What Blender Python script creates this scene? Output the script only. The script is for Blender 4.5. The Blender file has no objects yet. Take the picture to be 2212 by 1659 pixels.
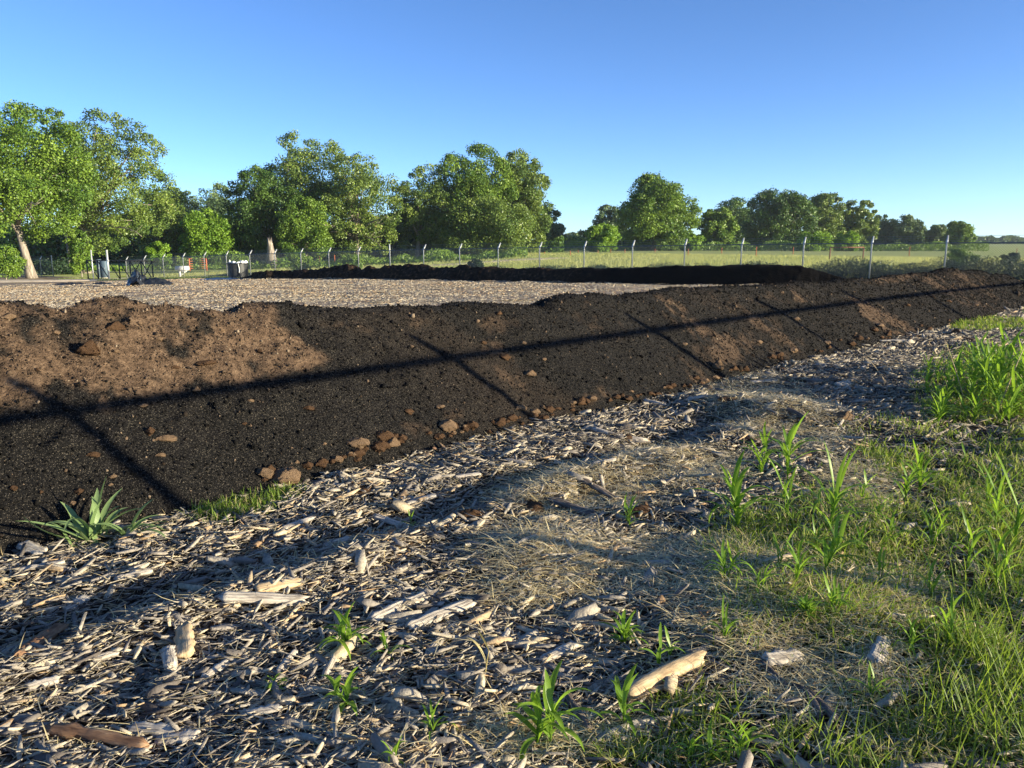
import bpy, math
import numpy as np
from math import radians as rad, sin, cos, pi

# ------------------------------------------------------------------ camera, sky, sun
SC = bpy.context.scene
COL = SC.collection
H0 = 1.6
FPX, CX, CY, YH = 1661.0, 1106.0, 829.5, 521.0        # the photograph seen 2212 px wide
PIT = math.atan((CY-YH)/FPX)
cam = bpy.data.cameras.new('camera'); camo = bpy.data.objects.new('camera', cam); COL.objects.link(camo)
cam.sensor_width = 36; cam.lens = 36*FPX/2212; cam.clip_end = 9000; cam.clip_start = .05
camo.location = (0, 0, H0); camo.rotation_euler = (pi/2-PIT, 0, 0)
SC.camera = camo
SUN_AZ, SUN_EL = 110.0, 10.3
W = bpy.data.worlds.new('World'); SC.world = W; W.use_nodes = True
wt = W.node_tree; bg = wt.nodes['Background']
sky = wt.nodes.new('ShaderNodeTexSky'); sky.sky_type = 'NISHITA'; sky.sun_disc = False
sky.sun_elevation = rad(SUN_EL); sky.sun_rotation = rad(SUN_AZ)
sky.air_density = .5; sky.dust_density = .25; sky.ozone_density = 2.6; sky.altitude = 0
hs = wt.nodes.new('ShaderNodeHueSaturation'); hs.inputs['Saturation'].default_value = 1.08; hs.inputs['Hue'].default_value = .504
wt.links.new(sky.outputs[0], hs.inputs['Color']); wt.links.new(hs.outputs[0], bg.inputs[0])
bg.inputs[1].default_value = 0.112
sl = bpy.data.lights.new('sun', 'SUN'); so = bpy.data.objects.new('sun', sl); COL.objects.link(so)
sl.energy = 5.0; sl.angle = rad(.53); sl.color = (1.0, .895, .65)
so.rotation_euler = (pi/2-rad(SUN_EL), 0, pi-rad(SUN_AZ))
SC.view_settings.view_transform = 'Standard'; SC.view_settings.look = 'None'
SC.view_settings.exposure = 1.45; SC.view_settings.gamma = 1
SC.render.engine = 'CYCLES'
SC.cycles.max_bounces = 5; SC.cycles.transparent_max_bounces = 8; SC.cycles.diffuse_bounces = 3

# ------------------------------------------------------------------ helpers
rng = np.random.default_rng(7)
F3 = np.array([0, cos(PIT), -sin(PIT)]); U3 = np.array([0, sin(PIT), cos(PIT)]); X3 = np.array([1., 0, 0]); O3 = np.array([0, 0, H0])
def R2(n=None): return rng.random(n)
_tab = np.random.default_rng(3).random((256, 256))
def vn(x, y, sc, seed=0):
    x = np.asarray(x, float)/sc+seed*17.3+500; y = np.asarray(y, float)/sc+seed*31.7+500
    xi = np.floor(x).astype(int); yi = np.floor(y).astype(int); fx = x-xi; fy = y-yi
    fx = fx*fx*(3-2*fx); fy = fy*fy*(3-2*fy)
    g = lambda a, b: _tab[a & 255, b & 255]
    return ((g(xi, yi)*(1-fx)+g(xi+1, yi)*fx)*(1-fy)+(g(xi, yi+1)*(1-fx)+g(xi+1, yi+1)*fx)*fy)*2-1
def fbm(x, y, sc, seed=0, o=3):
    r = 0; a = 1; t = 0
    for k in range(o): r = r+a*vn(x, y, sc/2**k, seed+k*5); t += a; a *= .5
    return r/t
def sm(x): x = np.clip(x, 0, 1); return x*x*(3-2*x)
def smin(a, b, k): h = np.clip(.5+.5*(b-a)/k, 0, 1); return b*(1-h)+a*h-k*h*(1-h)

# fence line: post i stands at FP0 + i*FD*3.05
FP0 = np.array([-36.16, 72.87]); FD = np.array([.8238, -.5670]); FN = np.array([-.5670, -.8238])
ZI = [-20, -10, 0, 2, 4, 6, 8, 10, 12, 14, 16, 18, 20, 22, 26, 60]
ZV = [-2.3, -2.2, -1.98, -1.67, -1.45, -1.265, -1.09, -.95, -.77, -.66, -.556, -.45, -.36, -.31, -.2, .2]
def ts(x, y): return (x+y)*.70711, (y-x)*.70711
BUMPS = []
def gz(x, y, detail=True):
    x = np.asarray(x, float); y = np.asarray(y, float)
    dx = x-FP0[0]; dy = y-FP0[1]
    a = dx*FD[0]+dy*FD[1]; b = dx*FN[0]+dy*FN[1]
    s = np.clip((y-x)*.70711, -20, 80)
    base = -.0245*s
    fx = x-b*FN[0]; fy = y-b*FN[1]
    zf = np.interp(a/3.05, ZI, ZV); pf = -.0245*np.clip((fy-fx)*.70711, -20, 80)
    zin = base+(zf-pf)*sm(1-b/25)
    br = np.degrees(np.arctan2(x, np.maximum(y, 1)))
    zo = np.interp(br, [-40, -32, -15, 0, 10, 40], [-2.1, -1.95, -1.4, -.3, -.2, -.4])
    zout = zf+(zo-zf)*sm(-b/60)
    z = np.where(b > 0, zin, zout)
    if detail:
        d = np.hypot(x, y)
        s = (y-x)*.70711; t = (y+x)*.70711
        near = sm((20-d)/8)*sm((d-.3)/1.5)*(s < 5.6)
        z = z+near*(.028*fbm(x, y, .9, 2, 3)+.016*vn(x, y, .22, 9))
        w = np.clip((8-t)/3, 0, 1)
        rut = .075*np.exp(-((s-3.25-.06*vn(t, 0*t, .8, 4))/.17)**2)-.05*np.exp(-((s-3.68)/.16)**2)
        z = z+rut*w*near
        r2 = .025*np.exp(-((s-2.1-.3*vn(t, 0*t, 2.5, 6))/.3)**2)*(1+vn(t, s, 1.3, 8))*sm((t-4)/3)
        z = z+r2*near
        fld = (b > 0)*(s > 7)*sm((60-d)/10)
        z = z+fld*(.05*fbm(x, y, 2.3, 12, 2)+.02*vn(x, y, .9, 15))
        for (bx, by, h, r) in BUMPS: z = z+h*np.exp(-((x-bx)**2+(y-by)**2)/r**2)
    return z
def ray(px, py):
    r = F3+X3*(px-CX)/FPX+U3*(CY-py)/FPX
    return r/np.linalg.norm(r)
def proj(x, y, z):
    dd = y*F3[1]+(z-H0)*F3[2]; dd = np.where(dd < .05, np.nan, dd)
    return CX+FPX*x/dd, CY-FPX*(y*U3[1]+(z-H0)*U3[2])/dd
CRPX = [(0,674),(52,673),(121,678),(167,683),(194,683),(243,671),(278,669),(312,676),(382,688),(434,695),(521,693),(555,683),(590,677),(642,676),(713,678),(921,671),(1008,665),(1074,669),(1130,669),(1175,667),(1199,652),(1234,645),(1338,645),(1407,636),(1481,629),(1600,625),(1704,618),(1791,613),(1874,605),(1947,597),(1986,595),(2027,590),(2062,585),(2121,590),(2156,597)]
CT, CH = [], []
for q in CRPX:
    r = ray(*q); n = np.array([-.70711, .70711, 0]); k = (6.25-n@O3)/(n@r); P = O3+r*k
    CT.append((P[0]+P[1])*.70711); CH.append(P[2]+.0245*6.25)
CT += [28.0, 29.6]; CH += [.45, 0.0]
KF = .70
def s0f(t): return 4.80+.10*vn(t, 0*t, 1.1, 21)+.06*vn(t, 0*t, .35, 22)+.15*sm((t-18)/8)
def bermz(x, y):
    t, s = ts(x, y); w = s-s0f(t)
    Hc = np.interp(t, CT, CH)+.045
    end = sm((30.2-t)/1.5)
    z = smin(smin(KF*w, Hc, .16), .62*(1.5*Hc/KF+Hc/.62*.55-w)+.1, .2)
    g = .030*vn(t+s*.35, s*.15, .85, 31)+.018*vn(t+s*.5, s*.2, .33, 33)
    rough = (.012*vn(t, s, .16, 35)+.008*vn(t, s, .07, 36)+.014*np.abs(vn(t, s, .10, 37))*(t < 4.2)*(w > .6))*(1+1.0*(t < 4.2)*(w > .6))
    return -.0245*s0f(t)+(z+g*np.clip(w*1.2, 0, 1)+rough)-(1-end)*1.2*sm((t-28)/2)
# far windrow centre line (crest)
WL = np.array([(-20.6, 58.8), (-17.2, 55.9), (-10.8, 53.0), (-.2, 43.9), (4.9, 39.5), (9.9, 36.3), (12.9, 34.7), (15.5, 33.2)])
WH = np.array([.0, .62, .72, .70, .72, .88, .85, .02])
WC = np.concatenate([[0], np.cumsum(np.hypot(*np.diff(WL, axis=0).T))])
def windz(c, w):
    Hc = np.interp(c, WC, WH)+.10*vn(c, 0*c, 1.3, 41)*(c < 30)+.05*vn(c, 0*c, .6, 42)*(c < 30)
    Hc = np.maximum(Hc, .0)
    z = smin(Hc, 1.02*(1.0*np.clip(Hc/.75, .3, 1.4)+.1-np.abs(w+.15*vn(c, 0*c, 1.1, 44))), .18)
    amp = np.where(c < 24, 1.0, .25)
    return z+amp*(.24*vn(c-w*1.3, w*.5, .8, 45)+.10*np.abs(vn(c-w, w, .38, 47)))*np.clip(z/.3, 0, 1)+.035*vn(c, w, .17, 46)

def gp(px, py, berm=True):
    r = ray(px, py); k = np.geomspace(1.2, 400, 3000)
    P = O3[None]+r[None]*k[:, None]
    z = gz(P[:, 0], P[:, 1])
    if berm: z = np.maximum(z, bermz(P[:, 0], P[:, 1])*(ts(P[:, 0], P[:, 1])[1] > 4)*(ts(P[:, 0], P[:, 1])[1] < 9)-9*((ts(P[:, 0], P[:, 1])[1] <= 4)|(ts(P[:, 0], P[:, 1])[1] >= 9)))
    j = np.argmax(P[:, 2] < z)
    if j == 0: return P[-1]
    a, c = P[j-1], P[j]; fa = a[2]-z[j-1]; fc = z[j]-c[2]
    return a+(c-a)*fa/(fa+fc+1e-9)
for (px, py, h, r) in [(1640,890,.10,.55),(1760,905,.07,.5),(1180,1210,.09,.45),(760,1320,.05,.4),(1700,1290,.07,.5),(420,1400,.04,.4),(1150,1010,.05,.5),(1350,985,.05,.5),(1900,1150,.05,.5),(1500,960,-.06,.5),(1000,1110,-.05,.4),(1330,1230,-.04,.4)]:
    P = gp(px, py, False); BUMPS.append((P[0], P[1], h, r))

def wx(px, D, z=0.0):                                  # world X at forward distance D of a photograph column
    return (px-CX)/FPX*(D*cos(PIT)+(H0-z)*sin(PIT))
def wz(py, D): return H0-D*math.tan(PIT+math.atan((py-CY)/FPX))

def mk(name, V, F, mat=None, parent=None, smooth=False, attrs=None, loc=None):
    me = bpy.data.meshes.new(name)
    V = np.asarray(V, np.float32).reshape(-1, 3)
    if not isinstance(F, list): F = [F]
    F = [np.asarray(f, np.int32) for f in F if len(f)]
    tot = [np.full(len(f), f.shape[1], np.int32) for f in F]
    idx = np.concatenate([f.ravel() for f in F]); tot = np.concatenate(tot)
    st = np.concatenate([[0], np.cumsum(tot)[:-1]]).astype(np.int32)
    me.vertices.add(len(V)); me.vertices.foreach_set('co', V.ravel())
    me.loops.add(len(idx)); me.loops.foreach_set('vertex_index', idx)
    me.polygons.add(len(tot)); me.polygons.foreach_set('loop_start', st); me.polygons.foreach_set('loop_total', tot)
    if smooth: me.polygons.foreach_set('use_smooth', np.ones(len(tot), bool))
    for k, v in (attrs or {}).items():
        a = me.attributes.new(k, 'FLOAT', 'POINT'); a.data.foreach_set('value', np.asarray(v, np.float32))
    me.update(); me.validate()
    if mat: me.materials.append(mat)
    o = bpy.data.objects.new(name, me); COL.objects.link(o)
    if parent: o.parent = parent
    if loc is not None: o.location = loc
    return o
def tag(o, label=None, cat=None, group=None, kind=None):
    if label: o['label'] = label
    if cat: o['category'] = cat
    if group: o['group'] = group
    if kind: o['kind'] = kind
    return o
def empty(name, loc, rz=0):
    o = bpy.data.objects.new(name, None); o.location = loc; o.rotation_euler = (0, 0, rz); COL.objects.link(o); return o
def rotm(yaw, pitch=0, roll=0):
    yaw, pitch, roll = np.broadcast_arrays(np.asarray(yaw, float), pitch, roll)
    cy, sy, cp, sp, cr, sr = np.cos(yaw), np.sin(yaw), np.cos(pitch), np.sin(pitch), np.cos(roll), np.sin(roll)
    M = np.empty(yaw.shape+(3, 3))
    M[..., 0, 0] = cy*cp; M[..., 0, 1] = cy*sp*sr-sy*cr; M[..., 0, 2] = cy*sp*cr+sy*sr
    M[..., 1, 0] = sy*cp; M[..., 1, 1] = sy*sp*sr+cy*cr; M[..., 1, 2] = sy*sp*cr-cy*sr
    M[..., 2, 0] = -sp;   M[..., 2, 1] = cp*sr;          M[..., 2, 2] = cp*cr
    return M
def inst(protos, idx, pos, M, scl):                     # merges many copies of small shapes into arrays
    Vs, Fs, Is, off = [], {}, [], 0
    for k, (pv, pf) in enumerate(protos):
        sel = np.nonzero(idx == k)[0]
        if not len(sel): continue
        v = np.einsum('nij,nkj->nki', M[sel], pv[None]*scl[sel][:, None, :])+pos[sel][:, None, :]
        nv = len(pv); Vs.append(v.reshape(-1, 3)); Is.append(np.repeat(sel, nv))
        base = off+np.arange(len(sel))*nv
        for f in pf:
            f = np.asarray(f); g = (f[None]+base[:, None, None]).reshape(-1, f.shape[1]); Fs.setdefault(f.shape[1], []).append(g)
        off += nv*len(sel)
    return np.concatenate(Vs), [np.concatenate(g) for g in Fs.values()], np.concatenate(Is)
def tube(P, r, n=6, cap=True):
    P = np.asarray(P, float); m = len(P); r = np.broadcast_to(np.asarray(r, float), (m,))
    T = np.gradient(P, axis=0); T /= np.linalg.norm(T, axis=1)[:, None]+1e-9
    ref = np.array([0, 0, 1.]) if abs(T[0][2]) < .9 else np.array([1., 0, 0])
    A = np.cross(T, ref); A /= np.linalg.norm(A, axis=1)[:, None]+1e-9; B = np.cross(T, A)
    th = np.arange(n)*2*pi/n
    V = P[:, None]+r[:, None, None]*(A[:, None]*np.cos(th)[None, :, None]+B[:, None]*np.sin(th)[None, :, None])
    i = np.arange(m-1)[:, None]*n; j = np.arange(n)[None]; k = (j+1) % n
    Q = np.stack([i+j, i+k, i+n+k, i+n+j], -1).reshape(-1, 4)
    V = V.reshape(-1, 3); F = [Q]
    if cap:
        V = np.concatenate([V, P[:1], P[-1:]]); c0 = m*n; jj = np.arange(n); kk = (jj+1) % n
        F.append(np.concatenate([np.stack([kk, jj, np.full(n, c0)], 1), np.stack([jj+(m-1)*n, kk+(m-1)*n, np.full(n, c0+1)], 1)]))
    return V, F
class MB:
    def __init__(s): s.V = []; s.F = {}; s.n = 0
    def add(s, V, F):
        V = np.asarray(V, float).reshape(-1, 3)
        for f in F:
            f = np.asarray(f)
            if len(f): s.F.setdefault(f.shape[1], []).append(f+s.n)
        s.V.append(V); s.n += len(V); return s
    def tube(s, P, r, n=6): return s.add(*tube(P, r, n))
    def box(s, c, size, M=None, bev=0.0):
        h = np.array(size)/2.
        if bev > 0:
            v = []
            for sx in (-1, 1):
                for sy in (-1, 1):
                    for sz in (-1, 1):
                        for ax in range(3):
                            q = np.array([sx, sy, sz])*(h-bev); q[ax] += [sx, sy, sz][ax]*bev; v.append(q)
            import bmesh
            bm = bmesh.new(); [bm.verts.new(q) for q in v]; bmesh.ops.convex_hull(bm, input=bm.verts)
            bm.verts.ensure_lookup_table(); bm.verts.index_update()
            V = np.array([q.co[:] for q in bm.verts]); F = [np.array([[q.index for q in f.verts]]) for f in bm.faces]; bm.free()
        else:
            V = np.array([[x, y, z] for x in (-1, 1) for y in (-1, 1) for z in (-1, 1)])*h
            F = [np.array([[0,1,3,2],[4,6,7,5],[0,4,5,1],[2,3,7,6],[0,2,6,4],[1,5,7,3]])]
        if M is not None: V = V@np.asarray(M).T
        return s.add(V+np.array(c), F)
    def build(s, name, mat, parent=None, smooth=False, loc=None):
        return mk(name, np.concatenate(s.V), [np.concatenate(g) for g in s.F.values()], mat, parent, smooth, loc=loc)

# ------------------------------------------------------------------ materials
class NT:
    def __init__(s, name, rough=.8, spec=.2):
        s.m = bpy.data.materials.new(name); s.m.use_nodes = True; s.t = s.m.node_tree; s.n = s.t.nodes; s.l = s.t.links
        s.b = s.n['Principled BSDF']; s.b.inputs['Roughness'].default_value = rough; s.b.inputs['Specular IOR Level'].default_value = spec
        s.geo = s.n.new('ShaderNodeNewGeometry'); s.pos = s.geo.outputs['Position']
    def val(s, sock, v):
        if isinstance(v, (int, float)): sock.default_value = v
        elif isinstance(v, tuple): sock.default_value = v if len(v) == 4 or sock.type == 'VECTOR' else v+(1,)
        else: s.l.new(v, sock)
    def obj(s): return s.n.new('ShaderNodeTexCoord').outputs['Object']
    def map(s, v, scale=(1, 1, 1), rot=(0, 0, 0)):
        q = s.n.new('ShaderNodeMapping'); s.l.new(v, q.inputs[0]); q.inputs['Scale'].default_value = scale; q.inputs['Rotation'].default_value = rot; return q.outputs[0]
    def noise(s, sc, det=3, v=None, rough=.55):
        q = s.n.new('ShaderNodeTexNoise'); s.l.new(v or s.pos, q.inputs['Vector']); q.inputs['Scale'].default_value = sc; q.inputs['Detail'].default_value = det; q.inputs['Roughness'].default_value = rough; return q.outputs[0]
    def vor(s, sc, v=None, out='Distance'):
        q = s.n.new('ShaderNodeTexVoronoi'); s.l.new(v or s.pos, q.inputs['Vector']); q.inputs['Scale'].default_value = sc; return q.outputs[out]
    def attr(s, name):
        q = s.n.new('ShaderNodeAttribute'); q.attribute_name = name; return q.outputs['Fac']
    def math(s, op, a, b=0.0, c=0.0, clamp=False):
        q = s.n.new('ShaderNodeMath'); q.operation = op; q.use_clamp = clamp; s.val(q.inputs[0], a); s.val(q.inputs[1], b)
        if op in ('MULTIPLY_ADD', 'SMOOTH_MIN'): s.val(q.inputs[2], c)
        return q.outputs[0]
    def rng(s, v, a, b, c=0., d=1.):
        q = s.n.new('ShaderNodeMapRange'); s.val(q.inputs[0], v); q.inputs[1].default_value = a; q.inputs[2].default_value = b; q.inputs[3].default_value = c; q.inputs[4].default_value = d; return q.outputs[0]
    def mix(s, f, a, b):
        q = s.n.new('ShaderNodeMix'); q.data_type = 'RGBA'; s.val(q.inputs[0], f); s.val(q.inputs[6], a); s.val(q.inputs[7], b); return q.outputs[2]
    def ramp(s, f, stops):
        q = s.n.new('ShaderNodeValToRGB'); s.l.new(f, q.inputs[0]); e = q.color_ramp.elements
        while len(e) < len(stops): e.new(.5)
        for k, (p, c) in enumerate(stops): e[k].position = p; e[k].color = c+(1,)
        return q.outputs[0]
    def dot(s, v):
        q = s.n.new('ShaderNodeVectorMath'); q.operation = 'DOT_PRODUCT'; s.l.new(s.pos, q.inputs[0]); q.inputs[1].default_value = v; return q.outputs['Value']
    def bump(s, h, st=.5, dist=.02):
        q = s.n.new('ShaderNodeBump'); s.val(q.inputs['Height'], h); q.inputs['Strength'].default_value = st; q.inputs['Distance'].default_value = dist; s.l.new(q.outputs[0], s.b.inputs['Normal']); return s
    def col(s, c): s.val(s.b.inputs['Base Color'], c); return s
    def trans(s, c, f):                                   # thin leaf: part of the light passes through
        q = s.n.new('ShaderNodeBsdfTranslucent'); s.val(q.inputs[0], c); m = s.n.new('ShaderNodeMixShader'); m.inputs[0].default_value = f
        s.l.new(s.b.outputs[0], m.inputs[1]); s.l.new(q.outputs[0], m.inputs[2]); s.l.new(m.outputs[0], s.n['Material Output'].inputs[0]); return s

def leafmat(name, a, b, tr=.35, rough=.5, yellow=None):
    q = NT(name, rough, .35); t = q.attr('tint')
    c = q.mix(t, a, b)
    if yellow: c = q.mix(q.rng(t, .93, .97), c, yellow)
    q.col(c); q.trans(q.mix(.5, c, (b[0]*1.3, b[1]*1.25, b[2]*.6)), tr); return q.m
def plain(name, c, rough=.5, metal=0., spec=.3, var=.12, sc=8.):
    q = NT(name, rough, spec); q.b.inputs['Metallic'].default_value = metal
    n = q.noise(sc, 4, q.obj()); q.col(q.mix(q.rng(n, .3, .7), tuple(x*(1-var) for x in c), tuple(min(1, x*(1+var)) for x in c))); q.bump(n, .15, .01); return q.m

M = {}
# ground sheet: soil and shredded wood inside the yard, meadow beyond the fence
q = NT('ground_mat', .9, .1)
inside = q.rng(q.dot((FN[0], FN[1], 0)), float(FP0@FN)-1.2, float(FP0@FN)-.6)
n1 = q.noise(14, 4); n2 = q.noise(.35, 3); st = q.noise(9, 4, q.map(q.pos, (.35, 1, 1), (0, 0, .25)))
s_ = q.dot((-.70711, .70711, 0))
mul = q.ramp(st, [(.30, (.06, .045, .035)), (.46, (.24, .17, .115)), (.56, (.38, .29, .20)), (.70, (.55, .45, .34))])
mul = q.mix(q.rng(n2, .52, .66), mul, q.mix(n1, (.16, .115, .05), (.34, .25, .13)))
near = q.ramp(q.noise(30, 4), [(.35, (.015, .011, .008)), (.55, (.06, .044, .03)), (.75, (.30, .23, .15))])
mul = q.mix(q.rng(s_, 5.5, 6.2), near, mul)
mead = q.ramp(q.noise(.5, 5), [(.3, (.32, .38, .10)), (.5, (.46, .48, .16)), (.7, (.58, .55, .25))])
mead = q.mix(q.rng(q.noise(6, 3, q.map(q.pos, (.3, 1, 1))), .4, .7), mead, (.36, .41, .13))
q.col(q.mix(inside, mead, mul)); q.bump(q.noise(35, 3), .6, .03); M['ground'] = q.m
q = NT('compost_mat', .9, .12)
br = q.attr('brown'); g1 = q.noise(60, 3); g2 = q.vor(230, out='Color')
bl = q.ramp(g1, [(.3, (.004, .0037, .0034)), (.55, (.010, .009, .0083)), (.72, (.024, .021, .018))])
sp = q.n.new('ShaderNodeSeparateColor'); q.l.new(g2, sp.inputs[0])
bl = q.mix(q.rng(sp.outputs[0], .90, .95), bl, (.10, .085, .065))
bn = q.ramp(q.noise(22, 5), [(.3, (.030, .019, .012)), (.5, (.100, .064, .040)), (.7, (.17, .112, .070))])
q.col(q.mix(br, bl, bn)); q.bump(q.noise(70, 4), .9, .02); M['compost'] = q.m
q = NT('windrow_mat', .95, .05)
xw = q.rng(q.dot((1, 0, 0)), 2.0, 5.0)  # right end coloured near black to stand in for its shaded face
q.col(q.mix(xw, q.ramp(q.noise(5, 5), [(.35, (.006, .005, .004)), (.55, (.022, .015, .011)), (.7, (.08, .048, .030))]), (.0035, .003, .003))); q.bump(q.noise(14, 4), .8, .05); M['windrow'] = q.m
q = NT('crumb_mat', .9, .12); t = q.attr('tint')
q.col(q.ramp(t, [(0, (.0035, .0032, .003)), (.42, (.0075, .0068, .0062)), (.66, (.030, .021, .015)), (.86, (.14, .095, .062)), (.97, (.36, .30, .22))])); q.bump(q.noise(90, 2), .5, .01); M['crumb'] = q.m
q = NT('clod_mat', .95, .08); n = q.noise(28, 5, q.obj())
q.col(q.ramp(n, [(.3, (.05, .024, .012)), (.5, (.12, .068, .038)), (.7, (.22, .135, .08))])); q.bump(q.noise(45, 4, q.obj()), .9, .02); M['clod'] = q.m
q = NT('pale_clod_mat', .95, .08); n = q.noise(28, 5, q.obj())
q.col(q.ramp(n, [(.3, (.12, .075, .045)), (.5, (.27, .175, .105)), (.7, (.40, .28, .18))])); q.bump(q.noise(45, 4, q.obj()), .9, .02); M['pclod'] = q.m
q = NT('chip_mat', .85, .12); t = q.attr('tint')
c = q.ramp(t, [(0, (.09, .075, .065)), (.2, (.27, .235, .20)), (.5, (.47, .41, .32)), (.72, (.60, .50, .34)), (.88, (.46, .31, .17)), (1, (.17, .09, .05))])
c = q.mix(q.rng(q.noise(70, 3), .35, .65, 0, .45), c, (.12, .10, .09)); q.col(c); q.bump(q.noise(120, 3), .5, .006); M['chip'] = q.m
q = NT('straw_mat', .6, .3); t = q.attr('tint')
q.col(q.ramp(t, [(0, (.42, .31, .15)), (.5, (.70, .55, .27)), (.85, (.80, .68, .38)), (1, (.32, .30, .26))])); M['straw'] = q.m
q = NT('wood_mat', .85, .12); o_ = q.obj()
g = q.noise(9, 5, q.map(o_, (1, 9, 9))); c = q.ramp(g, [(.3, (.16, .13, .11)), (.5, (.46, .40, .33)), (.7, (.62, .55, .45))]); q.col(c); q.bump(g, .9, .012); M['wood'] = q.m
q = NT('tan_wood_mat', .8, .15); o_ = q.obj()
g = q.noise(8, 5, q.map(o_, (1, 7, 7))); q.col(q.ramp(g, [(.3, (.28, .19, .11)), (.5, (.50, .37, .22)), (.7, (.62, .48, .31))])); q.bump(g, .7, .01); M['tanwood'] = q.m
q = NT('dark_wood_mat', .9, .12); o_ = q.obj()
g = q.noise(9, 5, q.map(o_, (1, 8, 8))); q.col(q.ramp(g, [(.3, (.05, .04, .035)), (.5, (.16, .125, .10)), (.7, (.30, .24, .19))])); q.bump(g, .9, .012); M['darkwood'] = q.m
q = NT('brown_stick_mat', .8, .15); o_ = q.obj()
g = q.noise(9, 5, q.map(o_, (1, 6, 6))); q.col(q.ramp(g, [(.3, (.12, .06, .035)), (.55, (.28, .16, .09)), (.7, (.38, .25, .15))])); q.bump(g, .7, .01); M['brownwood'] = q.m
q = NT('bark_mat', .9, .1); o_ = q.pos
g = q.noise(2.2, 5, q.map(o_, (3, 3, .6))); q.col(q.ramp(g, [(.3, (.09, .075, .062)), (.5, (.24, .205, .165)), (.7, (.38, .33, .27))])); q.bump(g, .9, .06); M['bark'] = q.m
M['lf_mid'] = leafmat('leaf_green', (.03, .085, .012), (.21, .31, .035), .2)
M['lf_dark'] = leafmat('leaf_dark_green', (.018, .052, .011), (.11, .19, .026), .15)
M['lf_bright'] = leafmat('leaf_bright_green', (.09, .19, .02), (.24, .37, .035), .35)
M['lf_olive'] = leafmat('leaf_olive', (.040, .088, .018), (.22, .29, .055), .2, .45, (.34, .29, .12))
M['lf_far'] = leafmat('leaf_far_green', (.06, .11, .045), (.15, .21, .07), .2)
M['lf_brush'] = leafmat('leaf_brush', (.012, .032, .014), (.035, .065, .024), .1)  # darker leaf colours carry the shade on the fence weeds
M['weed'] = leafmat('weed_leaf', (.13, .25, .03), (.28, .44, .05), .5, .4)
M['weedpale'] = leafmat('pale_weed_leaf', (.16, .24, .09), (.26, .36, .14), .3, .45)
M['grass'] = leafmat('grass_blade', (.11, .20, .025), (.30, .40, .06), .5, .5, (.50, .42, .20))
M['grassfar'] = leafmat('meadow_grass', (.36, .42, .12), (.60, .58, .26), .5, .6)
M['dryblade'] = leafmat('dry_blade', (.40, .33, .15), (.55, .46, .22), .3, .5)
M['galv'] = plain('galvanised_steel', (.46, .47, .46), .45, .35, .5, .08)
M['darksteel'] = plain('dark_painted_steel', (.025, .025, .028), .5, 0, .3)
M['wire'] = plain('fence_wire', (.20, .22, .21), .5, .5, .4)
M['rail'] = plain('fence_rail', (.13, .15, .155), .5, .4, .4)
M['rust'] = plain('orange_rusty_steel', (.46, .14, .055), .7, 0, .2, .25)
M['brownsteel'] = plain('brown_steel', (.20, .085, .05), .7, 0, .2)
M['orange'] = plain('orange_gate_paint', (.62, .16, .06), .5, 0, .3)
M['white'] = plain('white_plastic', (.72, .72, .68), .5, 0, .3, .06)
M['greybox'] = plain('grey_cabinet_paint', (.085, .12, .15), .5, 0, .3)
M['tarp'] = plain('black_plastic_sheet', (.018, .02, .024), .28, 0, .6)
M['bluetarp'] = plain('grey_blue_plastic_sheet', (.05, .075, .11), .3, 0, .5, .6, 2.)
M['tankside'] = plain('dark_grey_woven_wrap', (.022, .024, .026), .45, 0, .4, .35, 5.)
M['palewood'] = plain('pale_wood_post', (.42, .36, .29), .8, 0, .1)
q = NT('road_mat', .9, .1); q.col(q.ramp(q.noise(3, 5), [(.3, (.50, .39, .27)), (.6, (.68, .55, .40))])); q.bump(q.noise(20, 3), .4, .02); M['road'] = q.m

# ------------------------------------------------------------------ ground
N = 760
u = np.linspace(-1, 1, N); A_ = 1.3; Kx = math.asinh(3500/A_)
gx = A_*np.sinh(Kx*u); gy = 4+A_*np.sinh(Kx*u)
XX, YY = np.meshgrid(gx, gy)
ZZ = gz(XX, YY)
ii = (np.arange(N-1)[:, None]*N+np.arange(N-1)[None]).ravel()
mk('ground', np.stack([XX, YY, ZZ], -1).reshape(-1, 3), np.stack([ii, ii+1, ii+N+1, ii+N], 1), M['ground'], smooth=True)['kind'] = 'structure'

def strip(name, P, w, mat, lift=.02, n=60, seed=0):
    P = np.asarray(P, float); c = np.concatenate([[0], np.cumsum(np.hypot(*np.diff(P, axis=0).T))])
    t = np.linspace(0, c[-1], n); C = np.stack([np.interp(t, c, P[:, 0]), np.interp(t, c, P[:, 1])], 1)
    T = np.gradient(C, axis=0); T /= np.linalg.norm(T, axis=1)[:, None]; Nn = np.stack([-T[:, 1], T[:, 0]], 1)
    k = np.linspace(-1, 1, 9); ww = w/2*(1+.12*vn(t, 0*t, 3, seed))
    V = C[:, None]+Nn[:, None]*(k[None, :, None]*ww[:, None, None])
    z = gz(V[..., 0], V[..., 1])+lift*(1-.0*np.abs(k)[None])
    z[:, 0] -= .2; z[:, -1] -= .2
    V = np.concatenate([V, z[..., None]], -1).reshape(-1, 3)
    i = (np.arange(n-1)[:, None]*9+np.arange(8)[None]).ravel()
    o = mk(name, V, np.stack([i, i+1, i+10, i+9], 1), mat, smooth=True); o['kind'] = 'structure'; return o
strip('dirt_road', [(-70, 72), (-52, 71), (-42, 70.5), (-35.5, 74.5), (-30, 84), (-22, 86), (-12, 84), (6, 95)], 4.6, M['road'], .10)

strip('driveway', [(-37, 76.6), (-33, 75.2), (-28.5, 72.6), (-24, 70.0)], 7.5, M['road'], .08, seed=3)
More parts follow.
